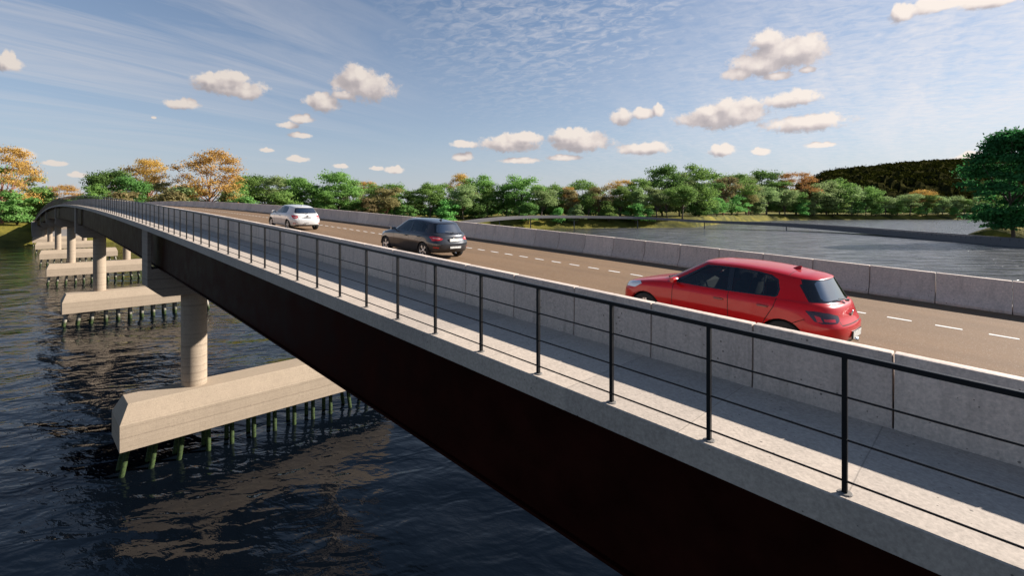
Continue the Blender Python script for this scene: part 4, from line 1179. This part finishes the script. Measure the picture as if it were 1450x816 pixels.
def wheel_mb():
    t = MB()
    t.lathe([(.215, -.085), (.285, -.095), (.305, -.08), (.312, -.04), (.312, .04), (.305, .08), (.285, .095), (.215, .085)], 36, 'y')
    r = MB()
    r.lathe([(.215, .085), (.222, .080), (.205, .070), (.200, .0), (.198, -.08)], 36, 'y')
    for k in range(5):
        for dd in (-.13, .13):
            a = 2*math.pi*k/5+dd
            mt = Matrix.Rotation(-a, 4, 'Y')
            r.box((.125, .062, 0), (.165, .022, .034), mat=mt)
    r.lathe([(0, .078), (.04, .076), (.058, .066), (.058, .03)], 16, 'y')
    h = MB(); h.lathe([(0, .018), (.19, .018)], 28, 'y')
    return t, r, h
def make_car(name, label, body_mat, style, s, d, group='cars driving away over the bridge', scale=(1, 1, 1)):
    WR = .312
    tw = style.get('tweak')
    bm = smooth_body(tw)
    root = empty(name, BP(s, d, ROAD_DZ+.004), (0, -slope(s), BRIDGE_ROT))
    tag(root, label, 'car', group)
    left = lambda f: f.calc_center_median().y > .3
    right = lambda f: f.calc_center_median().y < -.3
    parts = []
    # wheel arches
    for sx in (1.30, -1.30):
        for tst in (left, right):
            arc = [(sx+.352*math.cos(t), .31+.352*math.sin(t)) for t in [math.pi*2*k/26 for k in range(26)]]
            fs = cut(bm, arc, X_, Z_, lambda f, T_=tst: T_(f) and f.calc_center_median().z < .8 and abs(f.normal.z) < .8 or False)
            bmesh.ops.delete(bm, geom=fs, context='FACES')
            fs = [f for f in bm.faces if tst(f) and pip((f.calc_center_median().x, f.calc_center_median().z), arc)]
            bmesh.ops.delete(bm, geom=fs, context='FACES')
    # side windows
    for sg, tst in ((1, left), (-1, right)):
        side = lambda f, T_=tst: T_(f) and f.calc_center_median().z > .9 and abs(f.normal.y) > .25
        for wn in style['windows']:
            fs = cut(bm, wn, X_, Z_, side)
            put('side_window', take(bm, fs, -.006), M['glass_side'], root)
        fs = cut(bm, style['dlo'], X_, Z_, side)
        put('window_frame', take(bm, fs, 0), style.get('frame_mat', M['gloss_trim']), root)
    # windscreen and rear window
    front = lambda f: f.calc_center_median().x > .02 and f.normal.x > .2 and f.calc_center_median().z > .97
    fs = cut(bm, [(-.60, 1.005), (.60, 1.005), (.455, 1.375), (-.455, 1.375)], Y_, Z_, front)
    put('windscreen', take(bm, fs, -.004), M['glass_side'], root)
    back = lambda f: f.calc_center_median().x < -1.45 and f.normal.x < -.15 and f.calc_center_median().z > .93
    fs = cut(bm, style['back_glass'], Y_, Z_, back)
    put('rear_window', take(bm, fs, -.004), M['glass_back'], root)
    fs = cut(bm, style['back_frame'], Y_, Z_, back)
    put('rear_window_frame', take(bm, fs, 0), M['gloss_trim'], root)
    # lamps
    for sg in (1, -1):
        ax = (q_, sg*q_, 0)
        lower = lambda f, s_=sg: f.calc_center_median().x < -1.3 and f.calc_center_median().y*s_ > .2 and f.calc_center_median().z > .55
        base = None
        for k, (poly, mt) in enumerate(style['lamp']):
            pl_ = poly if sg == 1 else poly
            fs = cut(bm, pl_, ax, Z_, lower)
            o = put('tail_light' if k == len(style['lamp'])-1 else 'lens', take(bm, fs, .004), M[mt], root)
            parts.append(o)
            if k == len(style['lamp'])-1:
                for q in parts[:-1]: q.parent = o
                parts = []
        fr = lambda f, s_=sg: f.calc_center_median().x > 1.3 and f.calc_center_median().y*s_ > .2 and f.calc_center_median().z > .5
        axf = (-q_, sg*q_, 0)
        fs = cut(bm, [(-1.00, .66), (-.52, .70), (-.40, .80), (-.50, .84), (-.98, .74)], axf, Z_, fr)
        put('headlight', take(bm, fs, .004), M['lamp_clear'], root)
        # reflector low in the bumper
        if 'reflector' in style:
            fs = cut(bm, style['reflector'], ax, Z_, lambda f, s_=sg: f.calc_center_median().x < -1.5 and f.calc_center_median().y*s_ > .2)
            put('reflector', take(bm, fs, .003), M[style['refl_mat']], root)
        # panel gaps
        tst = left if sg == 1 else right
        sd_ = lambda f, T_=tst: T_(f) and abs(f.normal.y) > .3
        seam = []
        for line in style['seams']:
            for pl_ in band(line, .012):
                fs = cut(bm, pl_, X_, Z_, sd_)
                for f in fs: f.material_index = 1
    rearf = lambda f: f.calc_center_median().x < -1.6 and f.normal.x < -.2
    for line in style['rear_seams']:
        for pl_ in band(line, .014):
            for f in cut(bm, pl_, Y_, Z_, rearf): f.material_index = 1
    for line in style.get('roof_seams', []):
        for pl_ in band(line, .010):
            for f in cut(bm, pl_, X_, Y_, lambda f: f.normal.z > .5 and f.calc_center_median().z > 1.2): f.material_index = 1
    # lower black or grey valance at the rear
    fs = cut(bm, style['valance'], Y_, Z_, lambda f: f.calc_center_median().x < -1.75 and f.normal.x < -.1)
    put('rear_valance', take(bm, fs, .002), M[style.get('val_mat', 'trim')], root)
    me = bpy.data.meshes.new('body'); bm.to_mesh(me); bm.free()
    me.materials.append(body_mat); me.materials.append(M['seam'])
    me.polygons.foreach_set('use_smooth', [True]*len(me.polygons)); me.update()
    ob = bpy.data.objects.new('body', me); COL.objects.link(ob); ob.parent = root
    # inside: floor and wheel housings, seats, dashboard, steering wheel
    m_ = MB()
    m_.box((-.1, 0, .33), (3.3, 1.30, .10)); m_.box((-.35, 0, .30), (2.1, 1.58, .16))
    m_.box((1.52, 0, .55), (.5, 1.25, .5)); m_.box((-1.62, 0, .52), (.55, 1.2, .4))
    for sx in (1.3, -1.3):
        for sy in (1, -1):
            pr = []
            n_ = 20
            for k in range(n_):
                a, b_ = math.pi*k/n_, math.pi*(k+1)/n_
                r_ = .37
                m_.quad((sx+r_*math.cos(a), sy*.52, .31+r_*math.sin(a)), (sx+r_*math.cos(b_), sy*.52, .31+r_*math.sin(b_)), (sx+r_*math.cos(b_), sy*.865, .31+r_*math.sin(b_)), (sx+r_*math.cos(a), sy*.865, .31+r_*math.sin(a)))
                m_.poly([(sx, sy*.52, .31), (sx+r_*math.cos(a), sy*.52, .31+r_*math.sin(a)), (sx+r_*math.cos(b_), sy*.52, .31+r_*math.sin(b_))])
    m_.build('underbody', M['seam'], root)
    m_ = MB()
    loft_ = [(.95, .60, .95), (.72, .72, .97), (.52, .70, .90), (.50, .70, .62)]
    for (xa, ya, za), (xb, yb, zb) in zip(loft_, loft_[1:]): m_.quad((xa, -ya, za), (xa, ya, za), (xb, yb, zb), (xb, -yb, zb))
    m_.build('dashboard', M['dash'], root)
    m_ = MB()
    ctr = Vector((.38, .36, .93)); tilt = Matrix.Translation(ctr) @ Matrix.Rotation(R(-62), 4, 'Y')
    m_.tube([tilt @ Vector((.185*math.cos(a), .185*math.sin(a), 0)) for a in [2*math.pi*k/24 for k in range(25)]], .016, 8, cap=False)
    m_.box((0, 0, 0), (.10, .13, .04), mat=tilt); m_.box((0, 0, 0), (.03, .36, .015), mat=tilt)
    m_.tube([tilt @ Vector((0, 0, 0)), tilt @ Vector((0, 0, -.22))], .03, 8)
    m_.build('steering_wheel', M['trim'], root, smooth=False)
    def seat(x, y, wd_):
        m2 = MB()
        m2.box((x+.05, y, .50), (.50, wd_, .16))
        m2.box((0, 0, .30), (.12, wd_*.92, .58), mat=Matrix.Translation((x-.22, y, .55)) @ Matrix.Rotation(R(-14), 4, 'Y'))
        st_ = m2.build('seat', M['seat'], root, bevel=.05, angle=60)
        for yy in ([y] if wd_ < .7 else [y-.36, y+.36]):
            h_ = MB(); h_.box((0, 0, 0), (.10, .25, .19), mat=Matrix.Translation((x-.40, yy, 1.17)) @ Matrix.Rotation(R(-12), 4, 'Y'))
            h_.tube([(x-.36, yy-.06, .98), (x-.39, yy-.06, 1.12)], .008, 6); h_.tube([(x-.36, yy+.06, .98), (x-.39, yy+.06, 1.12)], .008, 6)
            hr = h_.build('headrest', M['seat'], root, angle=60)
            hr.parent = st_
    seat(-.08, .36, .48); seat(-.08, -.36, .48); seat(-.92, 0, 1.22)
    # mirrors
    for sg in (1, -1):
        m2 = MB()
        pts = [(.66, .04), (.74, .06), (.76, .16), (.72, .22), (.62, .21), (.60, .12)]
        mm = MB(); base = Vector((.60, sg*.86, .985))
        rings = []
        for yy, sc_ in ((-.01, .55), (.04, .95), (.13, 1.0), (.19, .72)):
            ring = []
            for k in range(12):
                a = 2*math.pi*k/12
                ring.append(Vector((base.x + .065*sc_*math.cos(a)+.02*(yy > .1), sg*(.86+yy), 1.015+.062*sc_*math.sin(a))))
            rings.append(ring)
        loft(mm, rings)
        ob_ = mm.build('mirror', body_mat, root, angle=50)
        mg = MB(); ring = [Vector((base.x-.068, sg*(.945+.07*math.cos(a)), 1.015+.045*math.sin(a))) for a in [2*math.pi*k/14 for k in range(14)]]
        mg.poly(ring); mgo = mg.build('mirror_glass', M['mirror_glass'], root); mgo.parent = ob_
        ml = MB(); ml.box((.615, sg*.845, .965), (.09, .08, .035)); mlo = ml.build('mirror_foot', M['trim'], root, bevel=.008); mlo.parent = ob_
        # door handles
        for hx, hz in style['handles']:
            hb = MB(); yb = .895
            hb.tube([(hx-.085, sg*(yb-.012), hz), (hx-.07, sg*(yb+.014), hz+.002), (hx+.07, sg*(yb+.014), hz), (hx+.085, sg*(yb-.012), hz-.002)], [.010, .015, .015, .010], 8)
            hb.build('door_handle', M[style.get('handle_mat', 'trim')], root, smooth=True)
    # wheels
    t_, r_, h_ = wheel_mb()
    first = None
    for sx in (1.30, -1.30):
        for sg in (1, -1):
            we = t_.build('wheel', M['tyre'], root, angle=50); rr = r_.build('rim', M['rim'], we, angle=40); hh = h_.build('brake_disc', M['seam'], we)
            we.location = (sx, sg*.775, WR); we.rotation_euler = (0, R(rp.uniform(0, 70)), 0 if sg == 1 else math.pi)
    # number plate, emblem, wiper, antenna, exhaust
    px_, pz_, tilt_ = style['plate']
    m2 = MB(); m2.box((0, 0, 0), (.02, .46, .13 if style.get('plate_on', True) else .028), mat=Matrix.Translation((px_, 0, pz_)) @ Matrix.Rotation(R(tilt_), 4, 'Y')); m2.build('plate_holder', M['trim'], root)
    m2 = MB(); m2.box((-.012, 0, 0), (.008, .43, .105), mat=Matrix.Translation((px_, 0, pz_)) @ Matrix.Rotation(R(tilt_), 4, 'Y'))
    if style.get('plate_on', True): m2.build('number_plate', M['plate_white'], root)
    ex, ez = style['emblem']
    m2 = MB()
    m2.lathe([(0, 0), (.048, 0), (.052, -.006), (.046, -.014), (.036, -.012), (.034, -.006), (0, -.006)], 20, 'z')
    m2.box((0, .0, -.010), (.06, .012, .008)); m2.box((.012, 0, -.010), (.012, .05, .008))
    eo = m2.build('emblem', M['chrome'], root, angle=40); eo.location = (ex, 0, ez); eo.rotation_euler = (0, R(78), 0)
    m2 = MB(); wx, wz = style['wiper']
    m2.lathe([(0, 0), (.028, 0), (.028, -.03), (0, -.035)], 12, 'z')
    wo = MB()
    wo.tube([(wx-.03, .0, wz), (wx+.01, .18, wz+.045), (wx+.015, .34, wz+.055)], [.012, .009, .006], 6)
    wo.box((wx-.025, 0, wz), (.05, .06, .035))
    wo.build('rear_wiper', M['trim'], root)
    m2 = MB()
    zr = style.get('ant_z', 1.405); xr = style.get('ant_x', -1.18)
    m2.poly([(xr+.09, .018, zr), (xr-.08, .026, zr), (xr-.09, .004, zr+.075), (xr-.05, .006, zr+.075)])
    m2.poly([(xr+.09, -.018, zr), (xr-.05, -.006, zr+.075), (xr-.09, -.004, zr+.075), (xr-.08, -.026, zr)])
    m2.poly([(xr-.08, .026, zr), (xr-.08, -.026, zr), (xr-.09, -.004, zr+.075), (xr-.09, .004, zr+.075)])
    m2.poly([(xr+.09, .018, zr), (xr-.05, .006, zr+.075), (xr-.05, -.006, zr+.075), (xr+.09, -.018, zr)])
    m2.build('antenna_fin', M[style.get('ant_mat', 'trim')], root)
    if style.get('exhaust'):
        m2 = MB(); m2.tube([(-1.85, -.48, .25), (-2.07, -.48, .25)], .035, 12); m2.build('exhaust_tip', M['chrome'], root, smooth=True)
    m2 = MB(); m2.box((.93, .30, 1.0), (.03, .62, .02), mat=None); m2.build('front_wiper', M['trim'], root)
    if style.get('extra'): style['extra'](root)
    root.scale = scale
    return root

DLO = [(.74, .955), (.60, 1.055), (.16, 1.352), (-.10, 1.372), (-.48, 1.380), (-.88, 1.366), (-1.14, 1.335), (-1.28, 1.275), (-1.355, 1.12), (-1.345, 1.02), (-1.30, .990), (-.9, .975), (-.35, .958), (.2, .950)]
WIN = [[(.60, .975), (.52, 1.04), (.14, 1.325), (-.10, 1.343), (-.28, 1.350), (-.335, .975), (.2, .966)],
       [(-.425, .978), (-.375, 1.350), (-.48, 1.352), (-.86, 1.340), (-.985, 1.322), (-1.055, .998)],
       [(-1.085, .999), (-1.015, 1.318), (-1.12, 1.302), (-1.245, 1.25), (-1.315, 1.12), (-1.305, 1.035), (-1.28, 1.01)]]
SEAMS = [[(.70, .95), (.70, .60), (.66, .30)], [(-.375, .95), (-.40, .62), (-.40, .30)], [(-1.34, .98), (-1.30, .84), (-1.10, .58), (-.96, .40)], [(.66, .30), (-.92, .30)]]
SEAMS_B = SEAMS + [[(-1.62, .72), (-1.40, .60)]]
REARS = [[(-.52, .79), (-.50, .655), (.50, .655), (.52, .79)]]
def _short(poly): return [(x if x > -.5 else -.5+(x+.5)*.80, z) for x, z in poly]
SEAMS_R = [SEAMS[0], SEAMS[1], [(-1.17, .98), (-1.15, .84), (-1.03, .60), (-.96, .42)], SEAMS[3], [(-1.62, .72), (-1.40, .60)]]
RED = dict(windows=[_short(w_) for w_ in WIN], dlo=_short(DLO), seams=SEAMS_R, rear_seams=REARS, handles=[(-.22, .80), (-.98, .82)], handle_mat='handle_red', roof_seams=[[(-1.28, -.55), (-1.26, .55)]],
    back_glass=[(-.56, 1.015), (.56, 1.015), (.585, 1.05), (.505, 1.27), (.44, 1.312), (-.44, 1.312), (-.505, 1.27), (-.585, 1.05)],
    back_frame=[(-.72, .985), (.72, .985), (.575, 1.325), (-.575, 1.325)],
    lamp=[([(-.985, .71), (-.80, .715), (-.79, .755), (-.98, .755)], 'lamp_red'), ([(-.775, .70), (-.70, .70), (-.67, .80), (-.745, .78)], 'lamp_red'), ([(-1.075, .74), (-1.02, .695), (-.76, .68), (-.66, .71), (-.56, .855), (-.70, .862), (-.90, .84), (-1.06, .80)], 'lamp_dark')],
    plate=(-2.138, .475, 0), emblem=(-2.055, .80), wiper=(-1.955, 1.0), valance=[(-.75, .2), (.75, .2), (.70, .37), (.45, .385), (-.45, .385), (-.70, .37)], val_mat='dash', ant_mat='red', exhaust=True)
BLK = dict(windows=WIN, dlo=DLO, frame_mat=M['gloss_trim'], seams=SEAMS, rear_seams=REARS + [[(-.5, .62), (.5, .62)]], handles=[(-.22, .80), (-1.06, .82)],
    back_glass=[(-.56, 1.0), (.56, 1.0), (.60, 1.04), (.50, 1.28), (.45, 1.315), (-.45, 1.315), (-.50, 1.28), (-.60, 1.04)],
    back_frame=[(-.66, .985), (.66, .985), (.54, 1.33), (-.54, 1.33)],
    lamp=[([(-.99, .785), (-.72, .80), (-.70, .825), (-.98, .81)], 'lamp_white'), ([(-1.09, .78), (-1.02, .735), (-.70, .70), (-.56, .86), (-.75, .875), (-.95, .85)], 'lamp_red')],
    reflector=[(-.97, .44), (-.78, .45), (-.74, .50), (-.97, .49)], refl_mat='lamp_red',
    plate=(-2.082, .735, 8), emblem=(-2.05, .83), wiper=(-1.955, 1.0), valance=[(-.70, .2), (.70, .2), (.66, .36), (-.66, .36)])
def low_plate(root):
    m2 = MB(); m2.box((-2.175, 0, .475), (.012, .50, .07)); m2.build('bumper_strip', M['plate_white'], root)
def chrome_line(root):
    for sg in (1, -1):
        pass
BLK['extra'] = low_plate
WHT_DLO = [(.70, .96), (.55, 1.08), (.16, 1.345), (-.10, 1.370), (-.5, 1.378), (-.80, 1.355), (-.95, 1.29), (-1.02, 1.16), (-1.02, 1.03), (-.95, .985), (-.35, .962), (.2, .953)]
WHT_WIN = [[(.57, .98), (.14, 1.315), (-.10, 1.34), (-.26, 1.345), (-.31, .98)], [(-.42, .985), (-.37, 1.345), (-.5, 1.348), (-.76, 1.328), (-.90, 1.27), (-.975, 1.15), (-.97, 1.05), (-.92, 1.005)]]
WHT = dict(windows=WHT_WIN, dlo=WHT_DLO, seams=SEAMS[:2] + [[(-1.05, .98), (-1.12, .80), (-.98, .45)]] + SEAMS[3:], rear_seams=[[(-.55, .80), (-.50, .60), (.50, .60), (.55, .80)]], handles=[(-.22, .80)],
    back_glass=[(-.54, 1.015), (.54, 1.015), (.58, 1.06), (.50, 1.27), (.42, 1.305), (-.42, 1.305), (-.50, 1.27), (-.58, 1.06)],
    back_frame=[(-.60, .995), (.60, .995), (.63, 1.05), (.53, 1.29), (.45, 1.322), (-.45, 1.322), (-.53, 1.29), (-.63, 1.05)],
    lamp=[([(-.97, .76), (-.80, .765), (-.80, .80), (-.97, .80)], 'lamp_white'), ([(-1.04, .775), (-.99, .71), (-.78, .71), (-.60, .88), (-.74, .895), (-1.0, .86)], 'lamp_red')],
    reflector=[(-.98, .40), (-.78, .41), (-.78, .45), (-.98, .44)], refl_mat='lamp_red', plate=(-2.09, .77, 8), plate_on=False, emblem=(-2.05, .85), wiper=(-1.955, 1.0),
    valance=[(-.70, .2), (.70, .2), (.66, .34), (-.66, .34)], ant_mat='white')
def white_extra(root):
    m2 = MB()
    for k, (y, w_) in enumerate(((.10, .05), (.0, .10), (-.09, .05))): m2.box((-2.172, y+.1, .46), (.008, w_, .035))
    m2.build('bumper_lettering', M['dash'], root)
WHT['extra'] = white_extra
red = make_car('car', 'glossy red five door hatchback nearest the viewer, behind the black railing', M['red'], RED, 2.90, 4.95, scale=(1.01, 1.06, 1.0))
red.rotation_euler.z -= R(3)
blk = make_car('car', 'dark grey hatchback with red tail lights in the middle of the bridge', M['black'], BLK, 14.2+1.3, 6.38)
wht = make_car('car', 'white hatchback farthest ahead on the bridge, small against the trees', M['white'], WHT, 28.2+1.3, 6.75)
